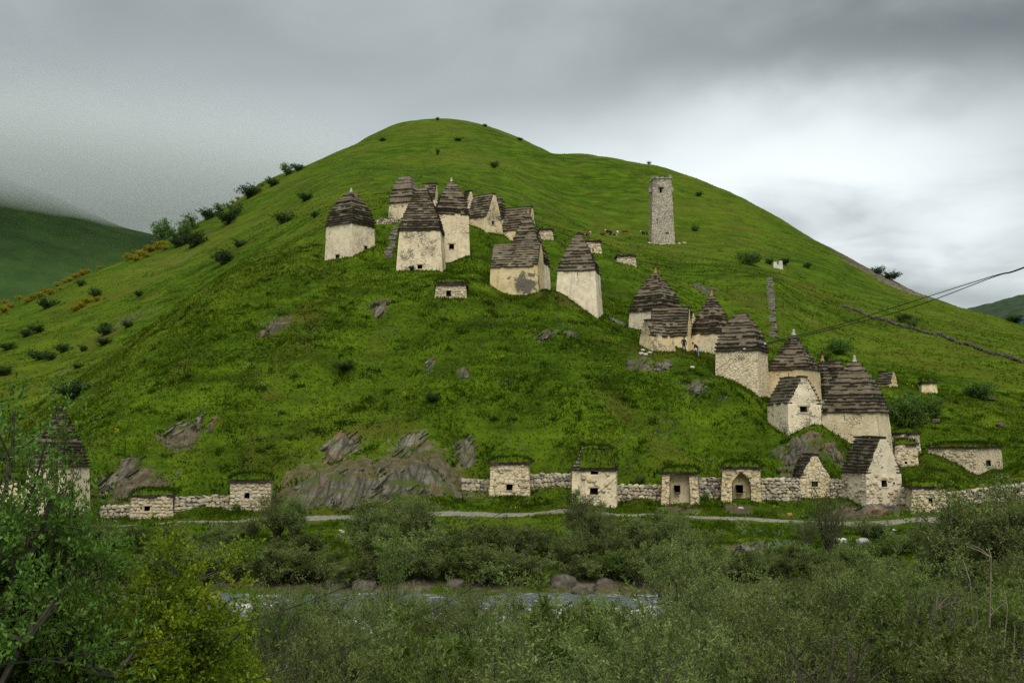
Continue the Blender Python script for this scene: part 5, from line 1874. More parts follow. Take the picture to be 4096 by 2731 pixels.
# --- shrubs of the far bank: pixel of the crown's middle and top, distance, kind, relative width
FB = [(560, 2120, 70, 'willow0', .9), (700, 2130, 72, 'buck1', 1.1), (860, 2150, 68, 'buck0', 1.2), (1010, 2100, 74, 'willow1', .8), (1110, 2015, 74, 'tree0', .9), (1180, 2040, 73, 'tree1', .8), (1000, 2200, 66, 'buck2', 1.1),
      (1150, 2220, 65, 'buck3', 1.2), (1330, 2200, 67, 'willow0', 1.1), (1270, 2250, 65, 'willow1', 1.1),
      (1470, 2060, 73, 'tree1', .9), (1560, 2020, 72, 'tree0', 1.0), (1660, 2050, 70, 'tree1', 1.0), (1500, 2150, 66, 'buck0', 1.1), (1600, 2160, 65, 'buck3', 1.2), (1720, 2140, 67, 'buck1', 1.0), (1800, 2150, 68, 'willow0', 1.0),
      (1900, 2120, 70, 'buck2', 1.1), (2010, 2110, 70, 'willow1', .9), (2080, 2150, 67, 'buck0', 1.1), (2180, 2130, 69, 'willow0', .9), (2320, 2040, 72, 'tree1', .8), (2380, 2060, 71, 'tree0', .9), (2280, 2170, 66, 'buck1', 1.1), (1950, 2210, 65, 'buck3', 1.1),
      (2420, 2150, 66, 'buck2', 1.0), (2520, 2130, 68, 'buck0', 1.1), (2610, 2090, 70, 'buck3', 1.0), (2700, 2075, 71, 'tree0', .9), (2640, 2200, 65, 'buck1', 1.1), (2780, 2150, 67, 'buck2', 1.1), (2870, 2200, 66, 'willow1', 1.0),
      (2960, 2290, 64.5, 'buck0', 1.2), (3080, 2270, 65, 'buck3', 1.1), (3200, 2200, 67, 'buck1', 1.1), (3300, 1985, 70, 'spindly', .9), (3330, 2060, 69, 'spindly', 1.0), (3230, 2090, 69, 'spindly', .9), (3420, 2180, 68, 'buck2', 1.1), (3540, 2160, 70, 'willow0', 1.1),
      (450, 2130, 72, 'buck2', 1.1), (340, 2110, 74, 'willow1', 1.0), (230, 2120, 72, 'buck3', 1.2), (100, 2130, 72, 'buck1', 1.2), (-40, 2130, 73, 'buck0', 1.2), (640, 2230, 65, 'buck3', 1.0), (420, 2230, 65, 'buck2', 1.1), (4120, 2080, 76, 'buck2', 1.2)]
for k in range(92):
    px = -100 + 4250 * (k + RS.uniform(0, 1)) / 92
    if 1260 < px < 1420 or 2850 < px < 3150 or (1880 < px < 2200 and RS.random() < .6): continue
    Y = RS.choice([63.9, 64.4, 65.5, 67, 69, 71, 73, 75.5])
    FB.append((px, 2330 - (Y - 64) * 11.5 - RS.uniform(40, 130), Y, RS.choice(['buck0', 'buck1', 'buck2', 'buck3', 'willow0', 'willow1']), RS.uniform(.9, 1.3)))
for k in range(48):            # shrubs hanging over the water's edge
    px = 150 + 3400 * (k + RS.uniform(0, 1)) / 48
    FB.append((px, 2345 - RS.uniform(50, 120), RS.uniform(63.2, 64.3), RS.choice(['buck0', 'buck1', 'buck2', 'buck3', 'willow0', 'willow1']), RS.uniform(1.0, 1.4)))
LAB_FB = {'b': 'grey-green sea buckthorn shrub on the far bank between river and path', 'w': 'olive-green leafy shrub on the far bank between river and path', 't': 'tall feathery grey-green shrub reaching up to the path',
          's': 'spindly half-bare thorn shrub in front of the small gabled crypt'}
for (px, py, Y, kd, w_) in FB:
    top = at(px, py, Y)
    z = gz(top.x, top.y) - .1
    hgt = max(top.z - z, 1.1) * 1.3
    siz_ = 'knee-high' if hgt < 1.5 else 'low' if hgt < 1.9 else 'chest-high' if hgt < 2.4 else 'tall' if hgt < 3.2 else 'very tall'
    whr_ = 'at the far waterline' if Y < 65 else 'low on the far bank' if Y < 69 else 'just under the path'
    sid_ = 'below the cliff' if px < 1800 else 'below the niche crypts' if px > 2480 else 'below the tall two-windowed crypt'
    if px < 950: sid_ = 'below the rubble crypts'
    if px > 3350: sid_ = 'below the tall gabled crypt'
    lb = LAB_FB[kd[0]] if kd[0] in 'ts' else '%s %s %s, %s' % (siz_, {'b': 'grey-green buckthorn', 'w': 'olive-green shrub'}[kd[0]], whr_, sid_)
    shrub(kd, top.x, top.y, z, hgt, w_ * .95, None, lb, 'shrub', 'far bank: ' + lb if kd[0] not in 'ts' else 'far bank shrubs', rs=RS)
# --- near bank thicket
NB = []
for Y, ptop, n in ((48.5, 2440, 20), (44.5, 2425, 20), (40, 2425, 18), (35.5, 2445, 16), (31, 2475, 13), (27, 2520, 11), (23.5, 2590, 8)):
    for k in range(n):
        px = -150 + 4400 * (k + RS.uniform(.1, .9)) / n
        dip = 0
        if Y > 43 and 800 < px < 2800: dip = 75 if RS.random() < .6 else 15
        elif Y > 33 and 800 < px < 2800: dip = 50 if RS.random() < .8 else -30
        if px < 800 and Y > 38: dip = -50
        if 350 < px < 980 and Y < 32: continue
        if px > 2900: dip -= 75
        if 1750 < px < 1950 and Y < 36: dip += 130
        if 3600 < px < 3950 and Y < 30: dip += 60
        NB.append((px, ptop + dip + RS.uniform(-75, 85), Y))
for k in range(8):            # bushes that break up the view of the water
    NB.append((900 + 1900 * (k + RS.uniform(0, 1)) / 8, 2395 + RS.uniform(-50, 55), RS.uniform(43, 48)))
for (px, py, Y) in NB:
    top = at(px, py, Y + RS.uniform(-1.2, 1.2))
    z = gz(top.x, top.y) - .1
    hgt = top.z - z
    if hgt < .45: continue
    kd = RS.choice(['near0', 'near1', 'near2', 'near0', 'willow0', 'near2', 'spindly', 'fresh', 'willow1'] if Y < 44 else ['near0', 'near1', 'near2', 'willow0'])
    col_ = {'n': 'grey-green sea buckthorn', 'w': 'olive-green', 's': 'thin twiggy', 'f': 'fresh green leafy'}[kd[0]]
    siz_ = 'knee-high' if hgt < 1.0 else 'low' if hgt < 1.5 else 'chest-high' if hgt < 2.0 else 'tall' if hgt < 2.7 else 'very tall'
    whr_ = 'at the water edge' if Y > 46 else 'behind the water-edge shrubs' if Y > 42 else 'in the middle of the near thicket' if Y > 33 else 'in the foremost part of the near thicket'
    shrub(kd, top.x, top.y, z, hgt * 1.12, RS.uniform(.6, 1.0), None, '%s %s shrub %s' % (siz_, col_, whr_), 'shrub', 'thicket on the near river bank: ' + whr_ + ' ' + siz_, rs=RS)
# tall sprays that stand up in front of the water and the big thorns on the right
for (px, py, Y, kd, w_, lb) in [
        (1560, 2140, 44, 'spray', .38, 'tall pale-tipped buckthorn spray standing before the river'), (1480, 2560, 30, 'tree0', .8, 'dark-stemmed buckthorn tree in the left foreground thicket'),
        (2720, 2200, 45, 'near0', .8, 'yellowish buckthorn shrub left of the spindly thorn'),
        (3880, 2110, 50, 'tree1', .9, 'large dark thorn tree in front of the squat rubble crypt'), (3950, 1990, 49, 'tree0', 1.0, 'tallest dark thorn tree at the right riverside'), (4110, 2040, 47, 'tree1', .9, 'dark thorn tree at the right picture-side riverbank'),
        (3560, 2260, 49, 'tree0', 1.0, 'rounded dark thorn tree beside the largest riverside thorn'), (3380, 2290, 50, 'tree1', .9, 'grey-green thorn tree below the pale bank boulders'), (4030, 2290, 40, 'tree1', 1.0, 'dense thorn tree behind the dead cut shrub'),
        (60, 2330, 40, 'near2', 1.0, 'grey-green shrub behind the leafy tree at the river'), (1750, 2440, 40, 'near0', .8, 'buckthorn shrub at the water edge beside the cobbles')]:
    top = at(px, py, Y)
    z = gz(top.x, top.y) - .1
    if kd == 'spray':
        KIND['spray'] = shrub_mesh(90, 'willow', spread=.42, nlimb=6, nsprig=420, per=14, sprig=.10, leaf=(.026, .007), openness=.1, upright=1.0)
    shrub(kd, top.x, top.y, z, (top.z - z) * 1.12, w_, None, lb, 'shrub', rs=RS)

# --- leafy tree on the left and the yellow-green one
KIND['leafy'] = shrub_mesh(101, 'ash', spread=.36, nlimb=16, nsprig=3000, per=10, sprig=.05, leaf=(.0135, .0058), openness=.3, upright=.4, trunk=.18, rad=.012, clump=.06, leader=True)
KIND['lime'] = shrub_mesh(103, 'lime', spread=.34, nlimb=22, nsprig=7000, per=10, sprig=.05, leaf=(.0125, .0070), openness=.05, upright=.75, trunk=.05, rad=.010, clump=.05, leader=True)
for (px, py, Y, kd, w_, nm, lb) in [
        (-10, 1600, 17.5, 'leafy', .85, 'ash_tree', 'fresh green leafy tree standing before the half hidden crypt'),
        (230, 1760, 18.2, 'leafy', .42, 'ash_tree', 'slender fresh green tree in front of the half hidden crypt'),
        (-330, 1750, 19, 'leafy', .8, 'ash_tree', 'second fresh green tree cut by the left picture side'),
        (660, 2150, 19.5, 'lime', .95, 'young_tree', 'bright yellow-green young tree in the foreground thicket'),
        (860, 2480, 23.5, 'lime', .9, 'young_tree', 'low yellow-green sapling beside the bright young tree'),
        (150, 2150, 21, 'leafy', .7, 'ash_tree', 'lower green sapling under the leafy tree')]:
    top = at(px, py, Y)
    z = gz(top.x, top.y) - .15
    r_ = shrub(kd, top.x, top.y, z, (top.z - z), w_, None, lb, 'tree', name=nm, rs=RS)
    for c in r_.children:
        c.name = 'trunk' if c.name.startswith('stems') else 'crown'
# dead cut shrub bottom right
def dead_shrub():
    b = at(3900, 2700, 27)
    z = gz(b.x, b.y)
    root = empty('dead_shrub', (b.x, b.y, z))
    tag(root, 'bare cut-back shrub with pale broken branches in the right foreground', 'shrub')
    rs = random.Random(3)
    for (px, py, dx, r) in ((3965, 2230, .1, .035), (3880, 2320, 0, .03), (3745, 2440, -.25, .03), (3905, 2410, .05, .022), (4030, 2430, .3, .025), (4060, 2500, .4, .028), (3830, 2560, -.1, .02)):
        t = at(px, py, 27 + rs.uniform(-.6, .6))
        b0 = Vector((b.x + dx * .5, b.y, z - .1))
        m = b0.lerp(t, .5) + Vector((dx * .4, 0, 0))
        pts = [b0, b0.lerp(m, .5), m, m.lerp(t, .5) + Vector((rs.uniform(-.06, .06), 0, 0)), t]
        r *= 1.5
        mb = MB(); mb.tube(pts, [r, r * .85, r * .7, r * .5, r * .25], 5)
        br = mb.build('branch', M['palebark'], root)
        for k in range(5):
            q = pts[rs.randint(2, 4)]
            e = q + Vector((rs.uniform(-.5, .5), rs.uniform(-.3, .3), rs.uniform(.15, .5)))
            nb = MB(); nb.tube([q, q.lerp(e, .5) + Vector((0, 0, .04)), e], [r * .35, r * .25, r * .12], 4)
            nb.build('twig', M['palebark'], br)


dead_shrub()

# --- shrubs dotted over the hill (pixel of foot, height m)
HB = [(645, 965, 9.5, 'green0', 1.0), (675, 945, 8, 'green0', 1.0), (760, 925, 9, 'green1', .9), (710, 990, 8, 'dark1', 1.2), (775, 990, 7, 'dark2', 1.3), (735, 955, 7, 'green1', 1.0), (830, 880, 4, 'dark0', 1.0), (880, 850, 4, 'green0', 1.3), (940, 870, 5, 'green1', 1.2), (910, 900, 4, 'dark1', 1.3),
      (1000, 790, 3.6, 'dark2', 1.4), (1090, 745, 3, 'dark0', 1.2), (1150, 700, 5, 'green1', 1.1), (1190, 685, 3, 'dark1', 1.2), (895, 1060, 4.2, 'dark2', .9), (1130, 895, 3, 'dark0', 1.3), (955, 990, 2.6, 'dark1', 1.2), (420, 1340, 3.2, 'dark2', 1.4), (415, 1380, 2.6, 'dark0', 1.3), (420, 1310, 1.6, 'dark1', 2.0),
      (510, 1310, 2.4, 'dark0', 1.1), (185, 1235, 3.6, 'dark1', 1.8), (380, 1190, 3, 'dark2', 1.2), (320, 1145, 2.4, 'dark0', 1.3), (330, 1405, 1.7, 'dark1', 1.2), (250, 1410, 2.4, 'dark2', 1.7), (160, 1440, 3.0, 'dark0', 1.4), (200, 1440, 2.0, 'dark1', 1.2), (30, 1400, 2.6, 'dark2', 2.0), (310, 1470, 1.2, 'dark0', 2.6),
      (10, 1500, 2.2, 'dark1', 1.5), (300, 1590, 2.6, 'dark2', 1.5), (100, 1350, 2.2, 'dark0', 1.4), (150, 1330, 2.4, 'dark1', 1.6), (555, 1185, 2.0, 'dark2', 1.4), (1975, 672, 2.8, 'dark0', 1.0), (1835, 565, 2.6, 'dark1', 1.5), (1530, 565, 2.2, 'dark2', 1.8), (1750, 482, 2.6, 'dark0', .8), (1750, 620, 3, 'dark1', .6),
      (1940, 507, 1.8, 'dark2', 1.6), (2080, 562, 2.0, 'dark0', 1.6), (2596, 657, 1.6, 'dark1', 1.6), (2795, 785, 2.2, 'dark2', 1.6), (2780, 925, 3.4, 'green0', 1.2), (3000, 1060, 4.2, 'green1', 1.4), (2960, 1040, 3.4, 'green0', 1.2), (3080, 1058, 2.4, 'dark0', 1.0), (3140, 1060, 2.6, 'dark1', 1.0), (3230, 1072, 2.2, 'dark2', 1.0),
      (3510, 1098, 4, 'dark0', 1.5), (3560, 1120, 4, 'dark1', 1.7), (3650, 1310, 3.0, 'green1', 1.6), (3620, 1290, 2.4, 'dark2', 1.4), (3930, 1600, 3.0, 'green0', 1.1), (3900, 1590, 2.4, 'dark0', 1.1), (3360, 1420, 3.2, 'green1', 1.5), (3300, 1440, 2.6, 'green0', 1.4), (3600, 1700, 5.0, 'green0', 1.0), (3680, 1690, 4.4, 'green1', 1.0),
      (3640, 1720, 4.4, 'green1', .9), (3730, 1680, 3.2, 'green0', 1.0), (3570, 1660, 3.6, 'green1', .9), (1220, 805, 2.6, 'dark1', 1.4), (1260, 870, 2.2, 'dark2', 1.2), (3020, 1040, 2.2, 'dark1', 1.2), (4060, 1290, 3, 'dark2', 2.0)]
for (px, py, h_, kd, w_) in HB:
    p = hit(px, py, 110)
    lb = {'d': 'dark low shrub dotted over the open hillside', 'g': 'bright green bush on the open hillside'}[kd[0]]
    if kd[0] == 'd':
        lb = ('dark low shrub near the summit of the main hill' if py < 700 and 1400 < px < 2300 else 'dark low shrub on the left flank of the hill' if px < 600 else
              'dark low shrub along the left skyline' if px < 1300 else 'dark low shrub on the right shoulder of the hill')
    if 3560 < px < 3740 and py > 1650: lb = 'round bright green bush between the crypts right of the largest crypt'
    if px < 800 and 900 < py < 1000: lb = 'tall dark green bush in the clump on the left skyline'
    grp = 'set: ' + lb
    shrub(kd, p.x, p.y, p.z - .12 * h_ - .1, h_ * RS.uniform(.65, .95) * (1.45 if 800 < px < 1240 and py < 910 else 1), w_ * RS.uniform(.75, 1.15), None, lb, 'shrub', grp, rs=RS)
BRM = [(520, 1040, 3), (560, 1025, 3), (600, 1010, 3.2), (630, 1000, 2.6), (545, 1045, 2.4), (585, 1030, 2.2), (640, 985, 2.6), (330, 1100, 2.4), (300, 1110, 2.4), (280, 1125, 2), (260, 1115, 2), (230, 1135, 2), (200, 1180, 2.4), (160, 1190, 2.4), (130, 1200, 2.4), (110, 1210, 2), (180, 1170, 2), (40, 1235, 2.4),
       (15, 1250, 2.4), (320, 1235, 2.2), (345, 1215, 2.2), (300, 1245, 2), (385, 1205, 1.8), (790, 910, 1.8), (950, 795, 2), (930, 805, 1.8), (1050, 745, 2), (20, 1180, 1.8), (80, 1180, 1.6), (240, 1160, 1.6), (350, 1090, 2), (400, 1075, 1.6), (660, 1000, 1.8)]
for k, (px, py, h_) in enumerate(BRM):
    p = hit(px, py, 150)
    shrub('broom%d' % (k % 2), p.x, p.y, p.z - .2, h_ * .75, RS.uniform(.8, 1.3), None, 'orange-yellow flowering broom shrub along the left ridge', 'shrub', 'flowering broom on the left ridge', name='broom_shrub', rs=RS)
# small plants at the foot of the crypts and on the path edge
for (px, py, h_, kd, w_, lb) in [(2290, 2040, 1.6, 'green0', .8, 'leafy green plant at the foot of the tall two-windowed crypt'), (2560, 1930, 1.2, 'willow0', .9, 'brownish bramble over the dry stone wall'),
                            (1690, 1075, .8, 'dark0', .9, 'small dark bush at the hole of the steep-roofed crypt'), (1650, 1078, .7, 'dark1', .9, 'small round bush left of the hole of the steep-roofed crypt'), (1755, 1078, .7, 'dark2', 1.0, 'small round bush at the corner of the steep-roofed crypt'),
                            (1060, 2040, 1.5, 'willow1', .9, 'shrub between square rubble crypt and cliff'), (950, 2050, .9, 'green1', 1.0, 'green plant before the square rubble crypt'), (2820, 2005, .9, 'green0', .7, 'small green plant before the wall between the niches'),
                            (1380, 1470, 1.2, 'green1', 2.2, 'low spreading green bush in the middle of the spur'), (1730, 1600, .9, 'dark0', 1.6, 'low dark bush on the lower spur')]:
    p = hit(px, py, 80)
    shrub(kd, p.x, p.y - .4, gz(p.x, p.y - .4) - .05, h_, w_, None, lb, 'shrub', rs=RS)
# ------------------------------------------------------------------ people and cows: one skinned surface each
def skinned(name, verts, edges, radii, zones, mats, root_i=0, sub=1):
    """verts joints, edges bones (zone per edge), radii per joint -> one continuous mesh with a material per zone"""
    me = bpy.data.meshes.new(name)
    me.from_pydata(verts, edges, [])
    o = bpy.data.objects.new(name, me)
    COL.objects.link(o)
    sk = o.modifiers.new('skin', 'SKIN')
    for i, v in enumerate(me.skin_vertices[0].data):
        r = radii[i]
        v.radius = (r, r) if not isinstance(r, tuple) else r
        v.use_root = i == root_i
    sk.use_smooth_shade = True
    ss = o.modifiers.new('sub', 'SUBSURF'); ss.levels = sub; ss.render_levels = sub
    dg = bpy.context.evaluated_depsgraph_get()
    new = bpy.data.meshes.new_from_object(o.evaluated_get(dg))
    bpy.data.objects.remove(o)
    new.name = name
    new.materials.clear()
    for m in mats: new.materials.append(m)
    A = np.array([verts[e[0]] for e in edges]); B = np.array([verts[e[1]] for e in edges]); z = np.array(zones)
    rad = np.array([[(r if not isinstance(r, tuple) else max(r)) for r in (radii[e[0]], radii[e[1]])] for e in edges]).mean(1)
    for pl in new.polygons:
        c = np.array(pl.center)
        t = np.clip(((c - A) * (B - A)).sum(1) / (((B - A) ** 2).sum(1) + 1e-9), 0, 1)
        d = np.linalg.norm(A + (B - A) * t[:, None] - c, axis=1) / rad
        pl.material_index = int(z[int(np.argmin(d))])
        pl.use_smooth = True
    return new


for nm, a, b in (('skin', (0.42, 0.25, 0.17), (0.5, 0.31, 0.22)), ('blackcloth', (0.010, 0.010, 0.012), (0.03, 0.03, 0.034)), ('darkcloth', (0.018, 0.019, 0.022), (0.04, 0.04, 0.045)), ('jeans', (0.10, 0.17, 0.32), (0.20, 0.30, 0.48)),
                 ('hair', (0.012, 0.009, 0.007), (0.03, 0.02, 0.015)), ('shoe', (0.02, 0.02, 0.02), (0.05, 0.05, 0.05))):
    M[nm] = material(nm + '_cloth' if nm in ('jeans',) else nm, m_flat(a, b, 9.0))


def person(px, py, Y, face, lean, label, top, legs, arm_pose, bend_head, cap):
    """face: heading the person looks (radians, 0 = +x); lean: forward tilt of the trunk"""
    p = at(px, py, Y)
    z = gz(p.x, p.y) - .02
    root = empty('person', (p.x, p.y, z))
    tag(root, label, 'person')
    fx, fy = math.cos(face), math.sin(face); rx, ry = fy, -fx     # forward, right
    def P(f, r, u): return (fx * f + rx * r, fy * f + ry * r, u)
    s, c = math.sin(lean), math.cos(lean)
    hip = .93
    def T(u, f=0.0, r=0.0):         # point on the leaning trunk u metres above the hip
        return P(u * s + f * c, r, hip + u * c - f * s)
    V, E, Rd, Zn = [], [], [], []
    def add(v, r):
        V.append(v); Rd.append(r); return len(V) - 1
    def bone(a, b, zone): E.append((a, b)); Zn.append(zone)
    pel = add(T(0), .15); waist = add(T(.2), (.15, .12)); chest = add(T(.4), (.18, .135)); nb = add(T(.53), .10); neck = add(T(.60, .01), .058)
    hd = bend_head
    hs, hc = math.sin(lean + hd), math.cos(lean + hd)
    nx, nz = T(.60)[0:2], T(.60)[2]
    def Hd(u, f=0.0): return (T(.60)[0] + fx * (u * hs + f * hc), T(.60)[1] + fy * (u * hs + f * hc), T(.60)[2] + u * hc - f * hs)
    h1 = add(Hd(.09, .02), .078); h2 = add(Hd(.18, .015), .098); h3 = add(Hd(.24, 0), .07); nose = add(Hd(.13, .115), .016)
    for a, b, zn in ((pel, waist, 2), (waist, chest, 1), (chest, nb, 1), (nb, neck, 0), (neck, h1, 0), (h1, h2, 0), (h2, h3, 3), (h1, nose, 0)): bone(a, b, zn)
    for sd in (-1, 1):
        k0 = add(T(-.02, 0, .10 * sd), .105); kn = add(P(.03, .12 * sd, .49), .068); an = add(P(-.03, .13 * sd, .09), .045); toe = add(P(.16, .15 * sd, .04), .04)
        bone(pel, k0, 2); bone(k0, kn, 2); bone(kn, an, 2); bone(an, toe, 4)
        shd = add(T(.47, 0, .20 * sd), .07)
        bone(chest, shd, 1)
        (ef, er, eu), (wf, wr, wu) = arm_pose[0 if sd < 0 else 1]
        el = add((T(.47, 0, .20 * sd)[0] + fx * ef + rx * er * sd, T(.47, 0, .20 * sd)[1] + fy * ef + ry * er * sd, T(.47)[2] + eu), .048)
        wr_ = add((V[el][0] + fx * wf + rx * wr * sd, V[el][1] + fy * wf + ry * wr * sd, V[el][2] + wu), .034)
        bone(shd, el, 1); bone(el, wr_, 1 if top == 'darkcloth' else 0)
        d = Vector((V[wr_][0] - V[el][0], V[wr_][1] - V[el][1], V[wr_][2] - V[el][2])).normalized()
        palm = add(tuple(Vector(V[wr_]) + d * .08), (.036, .02)); bone(wr_, palm, 0)
        sdv = Vector((rx, ry, 0)); fwd = Vector((fx, fy, 0))
        for q, ln in ((-1.5, .065), (-.5, .078), (.5, .074), (1.5, .058)):      # four fingers, slightly curled
            a = add(tuple(Vector(V[palm]) + d * .02 + fwd * q * .018), .0095); b = add(tuple(Vector(V[a]) + d * ln * .6 - sdv * sd * .008), .009); e = add(tuple(Vector(V[b]) + d * ln * .4 - sdv * sd * .025), .008)
            bone(palm, a, 0); bone(a, b, 0); bone(b, e, 0)
        th = add(tuple(Vector(V[wr_]) + d * .04 + fwd * .04), .011); t2 = add(tuple(Vector(V[th]) + d * .045 + fwd * .018 - sdv * sd * .012), .009)
        bone(wr_, th, 0); bone(th, t2, 0)
    me = skinned('body', V, E, Rd, Zn, [M['skin'], M[top], M[legs], M['hair'], M['shoe']], 0, 1)
    link('body', me, root)
    mb = MB()
    if cap:
        top_ = Vector(Hd(.24)) + root.location
        mb.tube([top_ - UPV * .06, top_ + UPV * .01, top_ + UPV * .05], [.112, .108, .06], 10)
        pk = top_ + Vector((fx, fy, 0)) * .13 - UPV * .04
        mb.box(pk, Vector((fx, fy, 0)) * .07, Vector((rx, ry, 0)) * .075, UPV * .008)
        mb.build('cap', M['blackcloth'], root)
    else:
        top_ = Vector(Hd(.2, -.015)) + root.location
        bm = bmesh.new(); bmesh.ops.create_icosphere(bm, subdivisions=2, radius=.108)
        o = bpy.data.meshes.new('hair'); bm.to_mesh(o); bm.free(); o.materials.append(M['hair'])
        link('hair', o, root, top_ - root.location + UPV * .02)


person(2736, 1412, 119.2, R(-75), R(4), 'man in black jacket, dark trousers and dark cap standing by the crypt wall', 'darkcloth', 'blackcloth',
       [((.02, .06, -.28), (.05, .0, -.24)), ((.0, .12, -.24), (.1, -.05, -.2))], R(8), True)
person(2793, 1412, 119.4, R(186), R(42), 'man in black t-shirt and blue jeans bending forward beside the standing man', 'blackcloth', 'jeans',
       [((.10, .04, -.26), (.10, 0, -.24)), ((.06, .05, -.27), (.06, 0, -.24))], R(20), False)


def cow_mesh(lying, head_up, mats, seed):
    V, E, Rd, Zn = [], [], [], []
    rs = random.Random(seed)
    def add(v, r):
        V.append(v); Rd.append(r); return len(V) - 1
    def bone(a, b, z): E.append((a, b)); Zn.append(z)
    zz = .42 if lying else 1.02
    rump = add((-.85, 0, zz + .02), .27); mid = add((-.25, 0, zz - .06), .36); sh = add((.45, 0, zz), .33); nk = add((.85, 0, zz + (.22 if head_up else -.05)), .19)
    pol = add((1.1, 0, zz + (.45 if head_up else -.3)), .14); muz = add((1.45, 0, zz + (.3 if head_up else -.55)), .085)
    bone(mid, rump, 0); bone(mid, sh, 0); bone(sh, nk, 0); bone(nk, pol, 1); bone(pol, muz, 1)
    for sd in (-1, 1):
        er = add((1.02, .22 * sd, V[pol][2] + .05), .03); bone(pol, er, 1)
        hn = add((1.08, .14 * sd, V[pol][2] + .22), .022); bone(pol, hn, 2)
        if not lying:
            a = add((.55, .17 * sd, .62), .11); b = add((.58, .17 * sd, .38), .065); c = add((.56, .17 * sd, .05), .055)
            bone(sh, a, 0); bone(a, b, 0); bone(b, c, 1)
            a = add((-.78, .19 * sd, .68), .16); b = add((-.95, .19 * sd, .42), .075); c = add((-.9, .19 * sd, .05), .055)
            bone(rump, a, 0); bone(a, b, 0); bone(b, c, 1)
        else:
            a = add((.6, .27 * sd, .16), .1); b = add((.95, .25 * sd, .09), .06); bone(sh, a, 0); bone(a, b, 1)
            a = add((-.6, .38 * sd, .2), .15); b = add((-.2, .42 * sd, .09), .065); bone(rump, a, 0); bone(a, b, 1)
    tl = add((-1.12, 0, zz + .1), .04); t2 = add((-1.2, 0, zz - .35), .03); bone(rump, tl, 0); bone(tl, t2, 1)
    return skinned('body', V, E, Rd, Zn, mats, mid if False else 1, 1)


M['cowbrown'] = material('brown_hide', m_flat((0.09, 0.022, 0.010), (0.16, 0.045, 0.02), 3))
M['cowblack'] = material('black_hide', m_flat((0.008, 0.008, 0.008), (0.025, 0.022, 0.02), 3))
M['cowwhite'] = material('white_hide', m_flat((0.55, 0.50, 0.44), (0.72, 0.68, 0.62), 3))
for (px, py, ly, hu, rot, ms, lb) in [
        (2343, 942, True, True, 20, ('cowbrown', 'cowwhite'), 'brown cow with white head lying apart on the plateau'),
        (2408, 940, True, False, 160, ('cowbrown', 'cowbrown'), 'all-brown cow lying beside the standing herd'),
        (2436, 940, False, True, 200, ('cowblack', 'cowwhite'), 'black cow with white face standing in the herd'),
        (2452, 941, True, False, 10, ('cowbrown', 'cowwhite'), 'brown and white cow lying behind the black cow'),
        (2470, 940, False, False, 265, ('cowwhite', 'cowwhite'), 'white cow standing with its head towards the valley'),
        (2500, 939, False, False, 172, ('cowbrown', 'cowbrown'), 'dark brown cow standing broadside'),
        (2578, 937, True, True, 165, ('cowblack', 'cowwhite'), 'black cow with white head lying near the tower')]:
    p = hit(px, py, 200)
    me = cow_mesh(ly, hu, [M[ms[0]], M[ms[1]], M['finial']], px)
    root = empty('cow', (p.x, p.y, p.z - .02))
    tag(root, lb, 'cow', 'cows grazing on the plateau')
    root.rotation_euler = (0, 0, R(rot))
    link('body', me, root)


# ------------------------------------------------------------------ overhead cables
M['cable'] = material('black_cable', m_flat((0.008, 0.008, 0.008), (0.02, 0.02, 0.02), 3, .6))
M['insul'] = material('white_insulator', m_flat((0.6, 0.6, 0.58), (0.75, 0.75, 0.72), 3, .4))


def cable(ctrl, r, label, clamps=(), group='overhead cables'):
    P = [at(*c) for c in ctrl]
    pts = []
    n = len(P)
    for i in range(n - 1):          # Catmull-Rom through the surveyed points
        p0, p1, p2, p3 = P[max(i - 1, 0)], P[i], P[i + 1], P[min(i + 2, n - 1)]
        for k in range(8):
            t = k / 8
            pts.append(.5 * ((2 * p1) + (p2 - p0) * t + (2 * p0 - 5 * p1 + 4 * p2 - p3) * t * t + (3 * p1 - p0 - 3 * p2 + p3) * t ** 3))
    pts.append(P[-1])
    root = empty('overhead_cable', pts[0])
    tag(root, label, 'cable', group)
    mb = MB(); mb.tube(pts, [r] * len(pts), 5); mb.build('wire', M['cable'], root)
    for c in clamps:
        q = at(*c)
        mb = MB(); mb.tube([q - Vector((.05, 0, .015)), q, q + Vector((.05, 0, .015))], [.02, .035, .02], 7); mb.build('insulator', M['insul'], root)


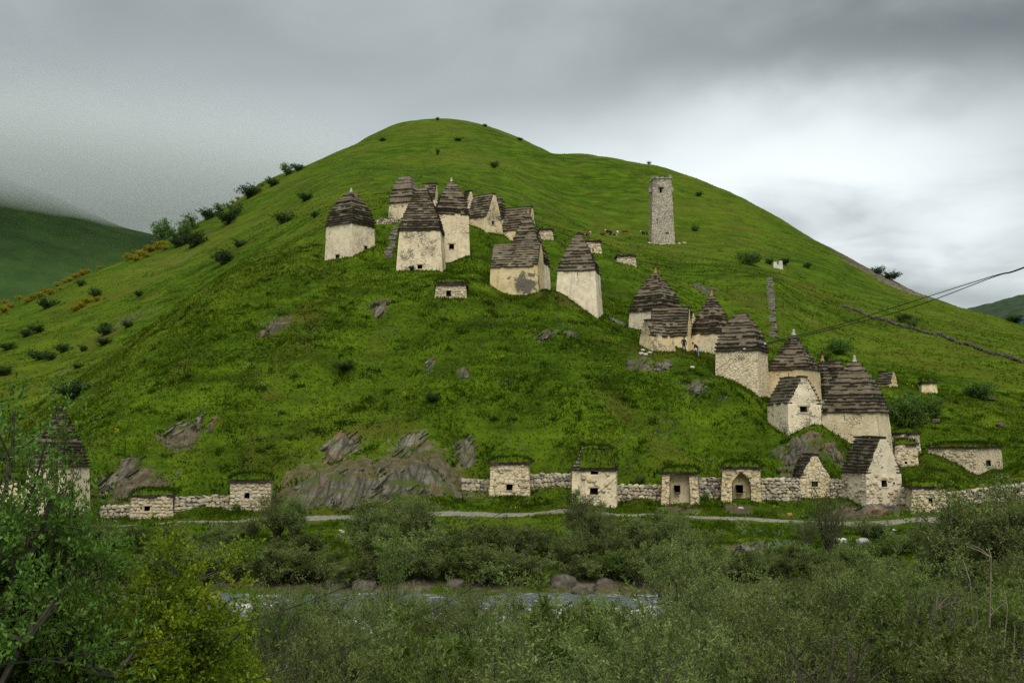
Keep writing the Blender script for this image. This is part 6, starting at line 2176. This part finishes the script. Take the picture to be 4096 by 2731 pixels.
cable([(4700, 830, 26), (4096, 1068, 32), (3975, 1103, 33.5), (3650, 1205, 36.5), (3350, 1300, 39), (3062, 1372, 41.5), (2978, 1393, 42)], .014, 'upper black cable running from the right to the white insulators', [(3062, 1374, 41.5)])
cable([(4700, 828, 26.3), (4096, 1071, 32.3), (3975, 1107, 33.8), (3650, 1228, 36.8), (3350, 1310, 39.3), (3062, 1376, 41.6), (2978, 1395, 42.1)], .014, 'lower black cable hanging just beneath the upper one', [(2978, 1395, 42)])
cable([(2978, 1394, 42), (2560, 1705, 35), (2230, 1930, 30), (1910, 2098, 26), (1400, 2337, 21), (905, 2507, 17.5), (119, 2644, 14), (-500, 2680, 12)], .008, 'long black cable falling from the insulators across the cliff')
cable([(2978, 1396, 42), (2693, 1702, 36), (2467, 1906, 32), (2244, 2098, 28.5), (1950, 2310, 24.5), (1615, 2495, 21), (1000, 2720, 16), (300, 2900, 12)], .008, 'long black cable falling from the insulators past the tall two-windowed crypt')
cable([(1950, 1592, 90), (1500, 1678, 88), (1000, 1764, 86), (600, 1826, 85), (200, 1885, 84), (-300, 1950, 83)], .012, 'thin wire crossing low over the spur')
cable([(3975, 1100, 300), (3700, 1182, 240), (3400, 1262, 190)], .02, 'faint far wire above the field wall')


# ------------------------------------------------------------------ cloud that swallows the left hill's top
def m_cloud(w):
    z = w.n('ShaderNodeSeparateXYZ', {'Vector': pos(w)}).outputs[2]
    d = w.math('MULTIPLY', w.math('MINIMUM', w.math('EXPONENT', w.math('DIVIDE', w.math('SUBTRACT', 325.0, z), 32.0)), 1.0), 0.011)
    v = w.n('ShaderNodeVolumePrincipled', {'Color': (0.79, 0.82, 0.82, 1), 'Density': d, 'Anisotropy': 0.0})
    w.n('ShaderNodeOutputMaterial', {'Volume': v.outputs[0]})


M['cloud'] = material('stratus', m_cloud)


def low_cloud():
    bm = bmesh.new()
    bmesh.ops.create_icosphere(bm, subdivisions=5, radius=1.0)
    for v in bm.verts:
        n = v.co.copy()
        v.co = Vector((n.x * 900, n.y * 520, n.z * 260 if n.z > 0 else n.z * 60))
        v.co.z += 14 * mnoise.noise(Vector((v.co.x * .006, v.co.y * .006, 0))) + 6 * mnoise.noise(Vector((v.co.x * .02, v.co.y * .02, 3)))
    me = bpy.data.meshes.new('low_cloud'); bm.to_mesh(me); bm.free()
    me.materials.append(M['cloud'])
    me.polygons.foreach_set('use_smooth', [True] * len(me.polygons))
    o = link('low_cloud', me, loc=(-1010, 1480, 338))
    o.rotation_euler = (0, R(3.5), 0)
    tag(o, 'low grey cloud lying over the left hill', 'cloud', kind='stuff')


low_cloud()
SC.cycles.volume_bounces = 6
SC.cycles.max_bounces = 8
